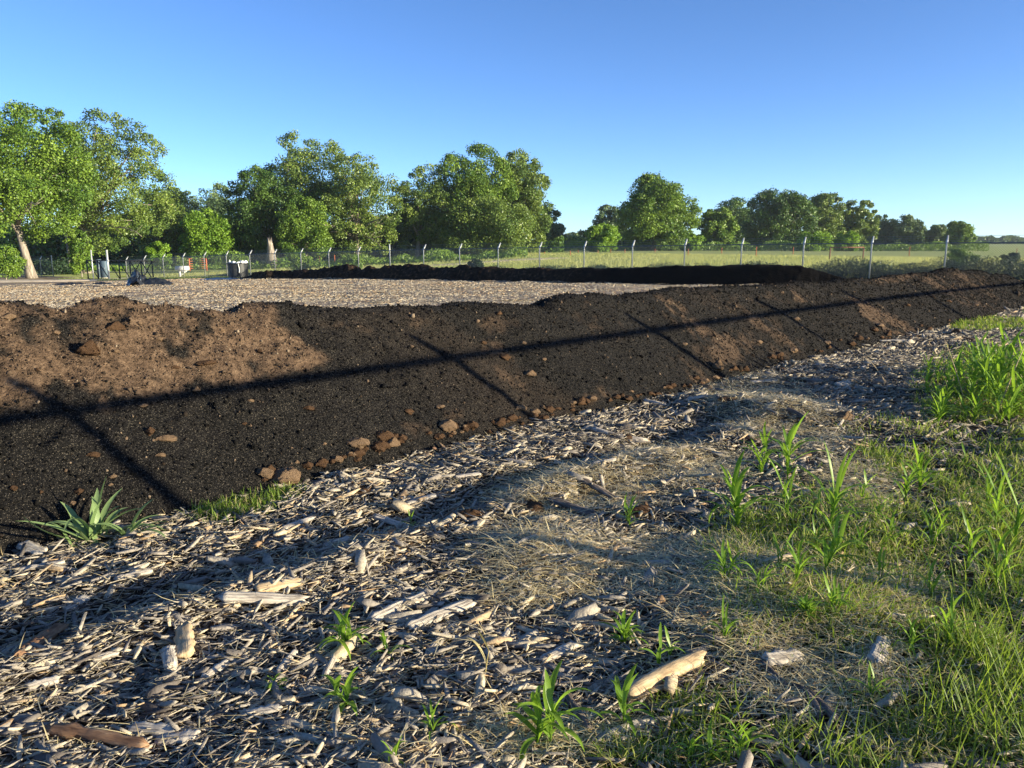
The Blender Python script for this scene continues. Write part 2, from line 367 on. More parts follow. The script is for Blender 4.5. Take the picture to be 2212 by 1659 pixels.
# ------------------------------------------------------------------ near berm
tt = np.arange(-9, 31.2, .04); sv = np.arange(4.35, 9.0, .04)
T_, S_ = np.meshgrid(tt, sv); bx = (T_-S_)*.70711; by = (T_+S_)*.70711; bz = bermz(bx, by)
pxx, pyy = proj(bx, by, bz)
def blob(px, py, cx, cy, rx, ry, ang=0):
    a = rad(ang); dx = (px-cx)*cos(a)+(py-cy)*sin(a); dy = -(px-cx)*sin(a)+(py-cy)*cos(a)
    return np.clip(1.35-((dx/rx)**2+(dy/ry)**2), 0, 1)
def brownmask(t, s, px, py):
    w = s-4.8
    m = np.where(t < 4.3, sm((w-(.74+.26*np.clip((1.6-t)/1.2, 0, 1)+.10*np.clip((t-2.7)/1.0, 0, 1)))/.22), 0)*sm((3.9+.3*vn(t, s, .5, 50)-t-.2*w)/.35)
    m = m*np.where(w > 1.9, .35, 1)
    m = m*(.8+.4*vn(t, s, .3, 51))
    for b in [(690, 880, 50, 26, 60, .3), (920, 915, 110, 22, -12, .55), (1090, 790, 30, 80, -35, .4), (1290, 690, 40, 70, -45, .35), (1500, 800, 60, 55, 20, .42), (1480, 690, 25, 80, -50, .5), (1600, 660, 110, 50, 15, .36), (1660, 730, 90, 60, 10, .42), (1560, 760, 50, 60, 0, .45), (1905, 690, 85, 26, 28, .7), (1930, 602, 60, 10, -8, .8), (2060, 610, 110, 30, 5, .45), (2120, 650, 80, 30, 15, .35), (1300, 850, 90, 16, -15, .45), (810, 700, 120, 22, 0, .3), (1080, 700, 60, 20, 10, .35), (1700, 640, 90, 16, 5, .6), (40, 1050, 50, 30, 0, .2)]:
        m = np.maximum(m, b[5]*blob(np.nan_to_num(px, nan=-999.), np.nan_to_num(py, nan=-999.), *b[:5])*(.75+.5*vn(t+s*.6, s*.3, .35, 52)))
    m = sm((m*1.25+.55*vn(t, s, .22, 54)+.45*vn(t, s, .09, 55)+.25*vn(t, s, .045, 56)-.30)/.55)*np.clip(m*1.6, 0, 1)
    m = np.maximum(m, .13*sm((vn(t+s*.7, s*.25, .9, 53)-.2)/.5)*sm((t-3)/3)+.02*sm((t-9)/6))
    return np.clip(m, 0, 1)
BM = brownmask(T_, S_, pxx, pyy)
nS, nT = T_.shape; ii = (np.arange(nS-1)[:, None]*nT+np.arange(nT-1)[None]).ravel()
berm = mk('soil_berm', np.stack([bx, by, bz], -1).reshape(-1, 3), np.stack([ii, ii+1, ii+nT+1, ii+nT], 1), M['compost'], smooth=True, attrs={'brown': BM.ravel()})
tag(berm, 'long near berm of black compost with a patch of brown dirt at its left', 'soil berm')

# crumbs on the berm
ico = np.array([[0,.53,.85],[0,-.53,.85],[.85,0,.53],[-.85,0,.53],[.53,.85,0],[-.53,.85,0],[.53,-.85,0],[-.53,-.85,0],[.85,0,-.53],[-.85,0,-.53],[0,.53,-.85],[0,-.53,-.85]])
icf = np.array([[0,1,2],[0,3,1],[0,4,5],[0,2,4],[0,5,3],[1,6,2],[1,7,6],[1,3,7],[2,8,4],[2,6,8],[3,5,9],[3,9,7],[4,10,5],[4,8,10],[5,10,9],[6,11,8],[6,7,11],[7,9,11],[8,11,10],[9,11,10]])
octv = np.array([[1,0,0],[-1,0,0],[0,1,0],[0,-1,0],[0,0,1],[0,0,-1.]]); octf = np.array([[0,2,4],[2,1,4],[1,3,4],[3,0,4],[2,0,5],[1,2,5],[3,1,5],[0,3,5]])
prot = [(ico*(1+.35*(rng.random((12, 1))-.5)), [icf]) for _ in range(3)]+[(octv*(1+.5*(rng.random((6, 1))-.5)), [octf]) for _ in range(4)]
n = 170000
t_ = -3+32*R2(n)**1.55; s_2 = 4.62+R2(n)**.85*2.6
x_ = (t_-s_2)*.70711; y_ = (t_+s_2)*.70711; z_ = bermz(x_, y_)
px_, py_ = proj(x_, y_, z_); bm_ = brownmask(t_, s_2, px_, py_)
dist = np.hypot(x_, y_)
sz = np.exp(rng.normal(np.log(.0034), .5, n))*(1+dist*.05); sz = np.minimum(sz, .035)
big = R2(n) < .004*(1+1.5*(s_2 < 5.0)); sz = np.where(big, sz*2.4, sz)
tint = np.clip(R2(n)**3.0*.60+bm_*.58*R2(n)+.01, 0, .9); tint = np.maximum(tint, np.clip(bm_*.84*(.70+.3*R2(n)), 0, .80)); tint = np.where(R2(n) < .016, .88, tint); tint = np.where(big, .55+.35*R2(n), tint)
V, Fc, I = inst(prot, rng.integers(0, 7, n), np.stack([x_, y_, z_+sz*.25], 1), rotm(R2(n)*6.28, R2(n)*3, R2(n)*3), sz[:, None]*np.array([1.25, .9, .7])[None]*(.7+.6*rng.random((n, 3))))
tag(mk('compost_crumbs', V, Fc, M['crumb'], attrs={'tint': tint[I]}), 'fine crumbs and chips strewn over the near berm', 'soil crumbs', kind='stuff')

# far windrow
cc = np.arange(-.6, WC[-1]+.8, .06); wv = np.arange(-1.9, 1.9, .06)
C_, W_ = np.meshgrid(cc, wv)
Tn = np.gradient(np.stack([np.interp(cc, WC, WL[:, 0]), np.interp(cc, WC, WL[:, 1])], 1), axis=0)
ker = np.ones(31)/31
Tn = np.stack([np.convolve(np.pad(Tn[:, k], 15, 'edge'), ker, 'valid') for k in (0, 1)], 1); Tn /= np.linalg.norm(Tn, axis=1)[:, None]
cxx = np.interp(cc, WC, WL[:, 0]); cyy = np.interp(cc, WC, WL[:, 1])
x_ = cxx[None]+W_*Tn[None, :, 1]; y_ = cyy[None]-W_*Tn[None, :, 0]
g0 = gz(x_, y_, False); z_ = g0+windz(C_, W_)
edge = (C_ < 0)|(C_ > WC[-1]); z_ = np.where(edge, g0-.3, z_)
nS, nT = C_.shape; ii = (np.arange(nS-1)[:, None]*nT+np.arange(nT-1)[None]).ravel()
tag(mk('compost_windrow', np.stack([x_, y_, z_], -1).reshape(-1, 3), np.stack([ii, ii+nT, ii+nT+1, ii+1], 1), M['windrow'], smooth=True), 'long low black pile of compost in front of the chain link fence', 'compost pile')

# ------------------------------------------------------------------ wood chips and straw
def chip_proto(k, fine=True):
    r = np.random.default_rng(100+k)
    if not fine:
        v = np.array([[-.5, -.5, 0], [.5, -.4, 0], [.45, .5, 0], [-.5, .4, 0], [-.45, -.4, .5], [.5, -.3, .5], [.4, .4, .45], [-.4, .3, .5]])+r.normal(0, .06, (8, 3))
        return v, [np.array([[4,5,6,7],[0,1,5,4],[1,2,6,5],[2,3,7,6],[3,0,4,7]])]
    n = 3; xs = np.array([-.5, -.05+r.normal(0, .1), .5]); bend = r.normal(0, .10); wv = np.array([.35+.5*r.random(), 1, .25+.6*r.random()])
    V = []
    for x, w in zip(xs, wv):
        y0 = bend*(1-4*x*x); z0 = r.normal(0, .12)
        for (a, b) in ((-.5, -.4), (.5, -.3), (.4, .5), (-.45, .4)): V.append([x+r.normal(0, .05)*(abs(x) > .3), y0+a*w+r.normal(0, .04), z0+b+r.normal(0, .08)])
    F = [[a+4*i, (a+1) % 4+4*i, (a+1) % 4+4*i+4, a+4*i+4] for i in range(2) for a in range(4)]+[[3, 2, 1, 0], [8, 9, 10, 11]]
    return np.array(V), [np.array(F)]
CPR = [chip_proto(k) for k in range(14)]; CPF = [chip_proto(k, False) for k in range(8)]
def surf_s_ok(x, y): t, s = ts(x, y); return (s < s0f(t)+.02)|(t > 29)
GRASSB = [(1900, 1330, 330, 300, 0), (2150, 1300, 200, 460, 0), (1700, 1180, 180, 90, 0), (2010, 1010, 190, 70, 25), (2120, 850, 140, 95, 0), (2070, 690, 95, 22, 8), (2150, 700, 90, 14, 0), (1950, 1600, 330, 130, 0), (1560, 1560, 150, 80, 0), (525, 1090, 130, 34, -14), (1440, 1640, 200, 40, 0), (1800, 1090, 90, 40, 0)]
STRAWB = [(1180, 1230, 170, 110, 0), (1500, 1230, 220, 80, 0), (1680, 900, 170, 80, 20), (1250, 1060, 200, 60, 0), (1480, 1010, 150, 50, 0), (1700, 1350, 250, 120, 0), (1900, 1290, 150, 70, 0), (1180, 1600, 180, 50, 0), (1850, 1050, 90, 60, 0), (1780, 1470, 200, 90, 0)]
def dens(x, y, z, B):
    px, py = proj(x, y, z); px = np.nan_to_num(px, nan=1e5); py = np.nan_to_num(py, nan=1e5); m = np.zeros_like(px)
    for b in B: m = np.maximum(m, blob(px, py, *b[:5]))
    out = (px > 2212)&(py > 640)
    return m, out
def polar(n, r0, r1, a0, a1, pw):                        # density falls with distance
    r = (r0**(2-pw)+R2(n)*(r1**(2-pw)-r0**(2-pw)))**(1/(2-pw)); a = np.radians(a0+(a1-a0)*R2(n)); return r*np.sin(a), r*np.cos(a), r
n = 400000
x_, y_, r_ = polar(n, 1.5, 26, -48, 52, 1.25)
k = surf_s_ok(x_, y_)&(ts(x_, y_)[1] > -1.0); x_, y_, r_ = x_[k], y_[k], r_[k]; z_ = gz(x_, y_)
gd, out = dens(x_, y_, z_, GRASSB); sd, _ = dens(x_, y_, z_, STRAWB); gd = np.where(out, .8, gd)
k = (R2(len(x_)) > .8*gd)&(R2(len(x_)) > .45*sd); x_, y_, z_, r_, gd = x_[k], y_[k], z_[k], r_[k], gd[k]; n = len(x_)
L = np.exp(rng.normal(np.log(.040), .62, n)); L = np.clip(L, .012, .19)*(1+.045*np.maximum(r_-4, 0)); wd = L*np.clip(np.exp(rng.normal(np.log(.125), .5, n)), .045, .45); th = wd*(.22+.4*R2(n))
ang = .55+rng.normal(0, .75, n)+.9*vn(x_, y_, 1.2, 60)
lay = R2(n)
pos = np.stack([x_, y_, z_+.004+.034*lay**1.6], 1)
V, Fc, I = inst(CPR, rng.integers(0, 14, n), pos, rotm(ang, rng.normal(0, .25, n), rng.normal(0, .6, n)), np.stack([L, wd, th], 1))
tint = np.clip(rng.beta(1.35, 1.9, n)+.15*vn(x_, y_, .8, 61), 0, 1)
tag(mk('wood_chip_mulch', V, Fc, M['chip'], attrs={'tint': tint[I]}), 'weathered shredded wood mulch covering the near ground', 'wood mulch', kind='stuff')
# chips on the field between the berms
n = 480000
x_, y_, r_ = polar(n, 8, 66, -48, 36, 1.15)
t_, s_3 = ts(x_, y_); b_ = (x_-FP0[0])*FN[0]+(y_-FP0[1])*FN[1]; a_ = (x_-FP0[0])*FD[0]+(y_-FP0[1])*FD[1]
k = (s_3 > 7.2)&(b_ > 2.5+2.0*np.clip(1-a_/12, 0, 1))&~((t_ > 28.5)&(s_3 < 9)); x_, y_, r_ = x_[k], y_[k], r_[k]; z_ = gz(x_, y_); n = len(x_)
pat = fbm(x_, y_, 3.5, 63, 3); k = R2(n) > .72*sm((pat-.05)/.25)*(.4+.6*(r_ > 16)); x_, y_, r_, z_ = x_[k], y_[k], r_[k], z_[k]; n = len(x_)
L = np.minimum(.042*np.exp(rng.normal(0, .55, n)), .10)*(1+.014*r_); wd = L*(.12+.2*R2(n)); th = wd*(.5+.5*R2(n))
V, Fc, I = inst(CPF, rng.integers(0, 8, n), np.stack([x_, y_, z_+.02*R2(n)+.10*np.clip(fbm(x_, y_*1.0, .9, 64, 2)+.05, 0, 1)], 1), rotm(rng.normal(.2, .9, n), rng.normal(0, .18, n), rng.normal(0, .35, n)), np.stack([L, wd, th], 1))
tag(mk('field_mulch', V, Fc, M['chip'], attrs={'tint': np.clip(rng.beta(2.0, 2.0, n)+.16*sm((r_-22)/18)+.35*fbm(x_, y_, 1.6, 66, 3), 0, .9)[I]}), 'pale shredded mulch spread over the flat field between the two dirt piles', 'wood mulch', kind='stuff')

def ribbons(x, y, z, L, w, yaw, el, droop, seg=3, twist=0., zlift=0., fold=0.):
    n = len(x); k = np.linspace(0, 1, seg+1)
    e = el[:, None]-droop[:, None]*k[None]; ds = (L/seg)[:, None]
    ch = np.cos(e)*ds; cv = np.sin(e)*ds
    rr = np.concatenate([np.zeros((n, 1)), np.cumsum(ch[:, :-1], 1)], 1); zz = np.concatenate([np.zeros((n, 1)), np.cumsum(cv[:, :-1], 1)], 1)
    yw = yaw[:, None]+(twist if np.ndim(twist) == 0 else twist[:, None])*k[None]
    cx = x[:, None]+rr*np.cos(yw); cy = y[:, None]+rr*np.sin(yw); cz = z[:, None]+zz
    ww = w[:, None]*np.sqrt(np.clip(1-k[None]**2.5, .02, 1))*.5
    px = -np.sin(yw)*ww; py = np.cos(yw)*ww
    V = np.stack([np.stack([cx-px, cy-py, cz], -1), np.stack([cx+px, cy+py, cz], -1)], 2)
    base = (np.arange(n)*(seg+1)*2)[:, None]+np.arange(seg)[None]*2; base = base.ravel()
    return V.reshape(-1, 3), np.stack([base, base+1, base+3, base+2], 1), np.repeat(np.arange(n), (seg+1)*2)
def straw(n, B, bias, name, label, r1=15):
    x_, y_, r_ = polar(n, 1.4, r1, -46, 50, 1.2)
    k = surf_s_ok(x_, y_)&(ts(x_, y_)[1] > -1); x_, y_, r_ = x_[k], y_[k], r_[k]; z_ = gz(x_, y_)
    sd, out = dens(x_, y_, z_, B); k = R2(len(x_)) < bias+(1-bias)*np.where(out, .6, sd); x_, y_, r_, z_ = x_[k], y_[k], r_[k], z_[k]; n = len(x_)
    L = .04+.12*R2(n)**1.5; w = .0024*(1+.12*r_)*(.7+.6*R2(n)); yaw = rng.normal(.45, 1.1, n)+pi*(R2(n) < .5); el = rng.normal(.12, .17, n)
    V, Fq, I = ribbons(x_, y_, z_+.014+.022*R2(n), L, w, yaw, el, el*1.3+rng.normal(0, .12, n), 3, rng.normal(0, .22, n))
    V[:, 2] = np.maximum(V[:, 2], gz(V[:, 0], V[:, 1])+.008)
    tag(mk(name, V, Fq, M['straw'], attrs={'tint': R2(n)[I]}), label, 'straw', kind='stuff')
straw(420000, STRAWB, .07, 'dry_straw', 'dry yellow straw and dead grass lying on the mulch')

# grass at the right
n = 900000
x_, y_, r_ = polar(n, 1.4, 24, -24, 56, 1.2); k = surf_s_ok(x_, y_)&(ts(x_, y_)[1] > -1.6); x_, y_, r_ = x_[k], y_[k], r_[k]; z_ = gz(x_, y_)
gd, out = dens(x_, y_, z_, GRASSB); gd = np.where(out, .9, gd); k = R2(len(x_)) < gd*np.clip(.62+.75*vn(x_, y_, .45, 70)+.3*vn(x_, y_, .16, 74), .06, 1); x_, y_, r_, z_ = x_[k], y_[k], r_[k], z_[k]; n = len(x_)
L = (.035+.065*R2(n))*(1+.02*r_); V, Fq, I = ribbons(x_, y_, z_, L, .0034*(1+.16*r_)*(.7+.6*R2(n)), R2(n)*6.28, rng.normal(.85, .35, n), rng.normal(.7, .4, n), 3)
tag(mk('short_grass', V, Fq, M['grass'], attrs={'tint': np.where(R2(n) < .30+.25*vn(x_, y_, .6, 73), .99, np.clip(.45+.2*rng.normal(0, 1, n)+.3*vn(x_, y_, .8, 71), 0, .92))[I]}), 'short green grass growing through the mulch at the right', 'grass', kind='stuff')
TALLB = [(2150, 1480, 150, 210, 0), (1960, 1640, 260, 110, 0), (2190, 1130, 70, 80, 0), (2150, 1330, 90, 120, 0)]
n = 90000
x_, y_, r_ = polar(n, 1.3, 8, 5, 62, 1.0); k = ts(x_, y_)[1] > -1.6; x_, y_, r_ = x_[k], y_[k], r_[k]; z_ = gz(x_, y_)
gd, out = dens(x_, y_, z_, TALLB); gd = np.where(out, .8, gd); k = R2(len(x_)) < gd*.45*np.clip(.45+.9*vn(x_, y_, .22, 72), 0, 1); x_, y_, r_, z_ = x_[k], y_[k], r_[k], z_[k]; n = len(x_)
L = .09+.16*R2(n)**1.4; V, Fq, I = ribbons(x_, y_, z_, L, .0042*(.7+.6*R2(n)), R2(n)*6.28, rng.normal(1.2, .2, n), rng.normal(.5, .35, n), 5)
tag(mk('tall_grass', V, Fq, M['grass'], attrs={'tint': np.clip(.45+.22*rng.normal(0, 1, n), 0, .92)[I]}), 'tall thin green grass blades in the bottom right corner', 'grass', kind='stuff')
# far grass: strip before the fence and meadow
n = 130000
a_ = -8+92*R2(n); b_ = np.where(R2(n) < .35, .2+2.6*R2(n)**1.3, -3.6-60*R2(n)**1.6)
x_ = FP0[0]+a_*FD[0]+b_*FN[0]; y_ = FP0[1]+a_*FD[1]+b_*FN[1]; k = ~((b_ > 0)&(R2(n) < .3)); x_, y_, b_ = x_[k], y_[k], b_[k]; n = len(x_); z_ = gz(x_, y_)
L = np.where(b_ > 0, .06+.10*R2(n), .12+.18*R2(n)); V, Fq, I = ribbons(x_, y_, z_, L, .03+.03*R2(n), R2(n)*6.28, rng.normal(1.2, .25, n), rng.normal(.4, .3, n), 2)
tag(mk('meadow_grass', V, Fq, M['grassfar'], attrs={'tint': np.clip(.5*R2(n)+.25+.55*fbm(x_, y_, 6, 90, 3)-(b_ > 0)*.25, 0, 1)[I]}), 'pale green meadow grass along and beyond the fence', 'grass', kind='stuff')

# ------------------------------------------------------------------ clods
def clodmesh(seed, sub=3):
    import bmesh
    bm = bmesh.new(); bmesh.ops.create_icosphere(bm, subdivisions=sub+1, radius=1); V = np.array([v.co[:] for v in bm.verts]); F = np.array([[v.index for v in f.verts] for f in bm.faces]); bm.free()
    r = 1+.34*vn(V[:, 0]*3+V[:, 2], V[:, 1]*3-V[:, 2], 1.3, seed)+.26*np.abs(vn(V[:, 0]*3-V[:, 2]*2, V[:, 1]*3+V[:, 2]*2, .6, seed+1))+.12*vn(V[:, 0]*3+V[:, 2]*3, V[:, 1]*3-V[:, 2]*2, .22, seed+2)+.07*rng.normal(0, 1, len(V))
    V = V*r[:, None]; rg = np.random.default_rng(seed)
    for _ in range(11):                                  # broken faces
        d = rg.normal(size=3); d /= np.linalg.norm(d); c = .55+.3*rg.random(); e = V@d-c; V = V-np.clip(e, 0, 9)[:, None]*d*.88
    return V+rg.normal(0, .025, V.shape), F
CM = []
for k in range(5): V, Fq = clodmesh(200+k*3); CM.append(V); CF = Fq
cl_me = {}
def clod(px, py, wpx, label, mat='clod', fl=.62, group=None, el=1.25):
    P = gp(px, py); d = np.linalg.norm(P-O3); r = wpx/FPX*d/2
    k = rng.integers(0, 5); key = (k, mat)
    if key not in cl_me:
        o = mk('soil_clod', CM[k], CF, M[mat], smooth=False); cl_me[key] = o.data
    else:
        o = bpy.data.objects.new('soil_clod', cl_me[key]); COL.objects.link(o)
    o.scale = (r*el, r/el*1.1, r*fl*1.1); o.location = (P[0], P[1], P[2]+r*fl*.45); o.rotation_euler = (0, 0, rng.random()*1.2-.6)
    tag(o, label, 'soil clod', group); return o
clod(622, 1040, 58, 'big round tan brown soil clod beside green tuft at the foot of the near berm', 'pclod', .8)
clod(966, 926, 34, 'tan rounded clod at the toe of the berm above the chips, casting shadow left', 'pclod', .85)
clod(772, 960, 42, 'wide orange tan clod half buried at the berm toe', 'pclod', .5)
clod(830, 947, 34, 'dark grey knobbly clod next to the wide orange tan one', 'clod', .7)
clod(1078, 918, 24, 'reddish brown clod on the dark toe left of the small shadow gap', 'clod', .8)
clod(779, 1068, 44, 'flat brown dirt lump lying in the mulch below the berm toe', 'clod', .4)
clod(1015, 1122, 50, 'dark reddish brown clod sitting in the chips left of the straw patch', 'clod', .6)
clod(1152, 1104, 46, 'rough orange brown clod at the upper edge of the straw patch', 'clod', .6)
clod(1385, 1112, 58, 'dark wet looking brown clod low in the shaded mulch', 'clod', .45)
clod(1356, 948, 20, 'small red brown clod on the pale branch in the mulch', 'clod', .7)
clod(1548, 795, 22, 'orange brown clod resting low on the berm slope above its dark toe', 'pclod', .9)
clod(1576, 866, 40, 'flat red brown clod among grey chips below the middle of the berm', 'clod', .35)
clod(2066, 722, 17, 'round dark brown clod on the grass near the right end of the berm', 'clod', .9)
clod(2000, 958, 24, 'blackish clod in the mulch left of the tall green plants', 'clod', .6)
clod(188, 762, 44, 'large dark brown lump on the brown dirt patch of the berm', 'clod', .6)
clod(448, 786, 34, 'flattened light brown lump on the brown dirt patch', 'clod', .35)
clod(19, 688, 20, 'pale clod at the far left just below the berm crest', 'pclod', .7)
clod(244, 712, 34, 'crumbly dirt heap at the crest of the brown patch', 'clod', .5)
clod(323, 935, 19, 'small dark clod with shadow beside the crossing of the two fence shadows', 'clod', .9)
clod(358, 951, 30, 'pointed orange tan clod just right of the small dark one', 'pclod', .5)
clod(1143, 810, 24, 'flat tan clod in the middle of the black slope', 'pclod', .5)
clod(952, 880, 18, 'pale yellowish chip like clod above the toe of the black slope', 'pclod', .5)
clod(1820, 905, 34, 'light brown bark like clod lying on the lit straw hump', 'pclod', .5)
clod(1796, 918, 22, 'short light brown chunk at the left end of the one on the straw hump', 'pclod', .6)
G1 = 'small brown clods scattered over the black berm slope'; L1 = 'small brown clod on the black slope of the near berm'
for (x, y, w) in [(347,985,14),(309,878,14),(541,867,11),(667,884,17),(423,844,14),(528,916,9),(28,1056,14),(170,1063,16),(243,1031,13),(201,985,18),(156,1088,12),(88,1064,9),(238,1048,9),(883,891,18),(1091,774,20),(1043,742,13),(1130,742,11),(1077,679,12),(1175,777,10),(1640,740,12),(1720,690,12),(1480,745,12),(1900,705,14),(1860,650,9),(1960,660,9),(2010,640,10),(2050,652,9),(2110,660,9),(640,1000,10),(700,960,10),(80,800,9),(380,795,12),(344,735,17),(300,700,12),(120,720,12),(560,760,12),(250,760,11),(480,715,11)]:
    clod(x, y, w, L1, 'pclod' if rng.random() < .6 else 'clod', .65, G1)
G2 = 'dark clods along the toe of the near berm'; L2 = 'dark brown crumb of soil at the foot of the near berm'
for k in range(150):
    fx = 560+1500*rng.random()**1.1; fy = np.interp(fx, [350, 620, 1000, 1200, 1500, 1700, 2000, 2200], [1100, 1020, 925, 885, 830, 768, 712, 652])+rng.normal(0, 7)
    clod(fx, fy, (9+17*rng.random()**2)*np.interp(fx, [600, 2200], [1.25, .5]), L2, 'clod' if rng.random() < .8 else 'pclod', .7, G2)
G3 = 'small lumps of dirt lying in the near mulch'; L3 = 'small brown lump of dirt in the mulch'
for (x, y, w) in [(817,972,24),(1175,905,22),(1055,937,18),(1040,1075,16),(1404,1010,20),(1700,860,12),(1230,930,14),(860,1130,12),(1690,800,14),(1765,812,10),(1850,770,9),(560,1200,16),(1120,1390,12),(460,1360,30)]: clod(x, y, w, L3, 'clod', .6, G3)

# ------------------------------------------------------------------ larger pieces of wood
def plank(p0, p1, wpx, th, name, label, mat='wood', lift=.02, tilt=.15, round_=False, bend=.0, seed=0, cat='wood piece'):
    A = gp(*p0); B = gp(*p1); C = (A+B)/2; d = np.linalg.norm(C-O3); v = B-A; Ln = np.linalg.norm(v[:2]); yaw = math.atan2(v[1], v[0]); wd = wpx/FPX*d
    r = np.random.default_rng(300+seed); n = 13; V = []; m = 10
    for i in range(n):
        k = i/(n-1); x = (k-.5)*Ln; tp = min(1, (.7 if round_ else .45)+4*k*(1-k)*2.2)*(1+(.035 if round_ else .12)*r.normal()); yb = bend*Ln*(1-4*(k-.5)**2)
        for j in range(m):
            a = j*2*pi/m
            if round_: yy, zz = cos(a)*.5*wd, sin(a)*.5*wd
            else:
                ca, sa = cos(a), sin(a); q_ = max(abs(ca), abs(sa)*1.0); yy, zz = ca/q_*.5*wd, sa/q_*.5*th
            xj = x+(r.normal()*.035*Ln if i in (0, n-1) else 0)
            V.append([xj, yb+yy*tp*(1+(.03 if round_ else .07)*r.normal()), zz*(.6+.4*tp)*(1+(.03 if round_ else .12)*r.normal())])
    F = [[i*m+j, i*m+(j+1) % m, (i+1)*m+(j+1) % m, (i+1)*m+j] for i in range(n-1) for j in range(m)]
    V += [[-.5*Ln*.93, 0, 0], [.5*Ln*.93, 0, 0]]; c = n*m
    T3 = [[(j+1) % m, j, c] for j in range(m)]+[[(n-1)*m+j, (n-1)*m+(j+1) % m, c+1] for j in range(m)]
    o = mk(name, V, [np.array(F), np.array(T3)], M[mat]); h = (wd if round_ else th)
    o.location = (C[0], C[1], C[2]+h*.38+lift); o.rotation_euler = (tilt, -math.atan2(v[2], Ln)+rng.normal(0, .02), yaw)
    return tag(o, label, cat)
plank((800,1357),(939,1291),26,.03,'wood_plank','pale split plank, left one of the two side by side in the foreground mulch',seed=1,tilt=.5)
plank((880,1371),(1022,1316),26,.03,'wood_plank','pale split plank, right one of the two side by side in the foreground mulch',seed=2,tilt=.5)
plank((905,1350),(960,1312),10,.015,'wood_splinter','thin pale splinter lying between the two split planks',seed=3)
plank((1352,1532),(1515,1443),34,.05,'branch_log','smooth pale barkless branch in the grass at the bottom centre right','tanwood',round_=True,bend=.03,seed=4,cat='branch')
plank((1649,1446),(1732,1434),27,.035,'wood_block','short sunlit white block of wood in the grass at the right','wood',seed=5,tilt=.6)
plank((1889,1452),(1908,1394),26,.03,'bark_piece','upright grey bark piece standing in the grass','wood',seed=6,tilt=.4)
plank((1740,1508),(1808,1576),17,.03,'dark_stick','thick dark stick near the bottom right, right one of a crossing pair','darkwood',seed=7,round_=True,cat='stick')
plank((1714,1496),(1770,1568),14,.03,'dark_stick','crooked brownish stick, left one of a crossing pair near the bottom right','darkwood',seed=8,round_=True,bend=.1,cat='stick')
plank((1640,1440),(1700,1500),12,.02,'dark_stick','dark grey stick pointing at the white block from below left','darkwood',seed=9,round_=True,cat='stick')
plank((476,1305),(663,1309),24,.03,'wood_plank','long tan grey plank lying level in the left foreground',seed=10,tilt=.45)
plank((552,1288),(653,1267),26,.025,'wood_plank','wide smooth tan slab above the long level plank','tanwood',seed=11,tilt=.4)
plank((100,1592),(319,1637),22,.03,'brown_stick','long reddish brown stick along the bottom left edge','brownwood',seed=12,bend=.03,tilt=.3,cat='stick')
plank((399,1372),(401,1442),34,.03,'wood_block','tan block of wood standing upright in the left foreground','tanwood',seed=13,lift=.03,tilt=.3)
plank((366,1425),(372,1462),24,.05,'wood_block','small grey block just left below the upright tan one','wood',seed=14)
plank((38,1434),(139,1364),22,.03,'wood_splinter','split brown splintered piece at the far left','brownwood',seed=15,tilt=.4)
plank((45,1184),(97,1205),22,.02,'wood_chip','grey flat chip lying on the black soil at the left edge',seed=16,tilt=.2)
plank((38,1241),(142,1225),13,.02,'pale_stick','pale flat stick along the edge of the black soil at the left',seed=17,cat='stick')
plank((280,1590),(389,1598),22,.025,'wood_plank','whitish ragged plank near the bottom left beside the brown stick',seed=18,tilt=.4)
plank((340,1615),(430,1606),26,.02,'wood_plank','grey worn slab under the whitish ragged plank',seed=19)
plank((1220,1513),(1275,1597),17,.03,'dark_stick','dark grey stick standing askew left of the pale branch','darkwood',seed=20,round_=True,cat='stick')
plank((1168,1444),(1248,1402),20,.02,'bark_piece','flat grey strip of bark in the shaded centre foreground','wood',seed=21)
plank((1279,936),(1400,962),13,.03,'pale_branch','pale curved branch lying on the mulch below the middle of the berm','wood',seed=22,round_=True,bend=-.08,cat='branch')
plank((876,1096),(942,1079),14,.02,'wood_splinter','pale pointed splinter left of the dark reddish clod',seed=23)
plank((807,1124),(880,1148),16,.02,'wood_splinter','grey splinter slanting down left of the straw patch',seed=24)
plank((1185,1086),(1296,1127),20,.025,'bark_piece','long dark grey bark strip right of the orange brown clod','darkwood',seed=25)
plank((1244,1034),(1331,1089),14,.02,'dark_stick','dark thin stick slanting above the long bark strip','darkwood',seed=26,cat='stick')
plank((1541,923),(1628,934),16,.025,'wood_plank','grey blue plank left of the sunlit straw hump',seed=27)
plank((1805,838),(1838,832),13,.03,'wood_block','small white block below the berm, left of the tall green plants',seed=28,tilt=.5)
plank((1700,893),(1740,915),10,.02,'dark_stick','short dark stick across the straw hump','darkwood',seed=29,round_=True,bend=.1,cat='stick')
plank((140,1330),(190,1300),18,.02,'wood_chip','grey plate of wood in the left shadow rut','wood',seed=30)
plank((1085,1400),(1100,1372),12,.02,'wood_splinter','pale upright splinter right of the two split planks',seed=31)
plank((920,1430),(985,1360),16,.015,'wood_splinter','forked pale splinter below the two split planks',seed=32)
plank((560,1425),(655,1310),8,.012,'pale_twig','thin straight pale twig in the left foreground mulch','tanwood',seed=33,round_=True,cat='twig')
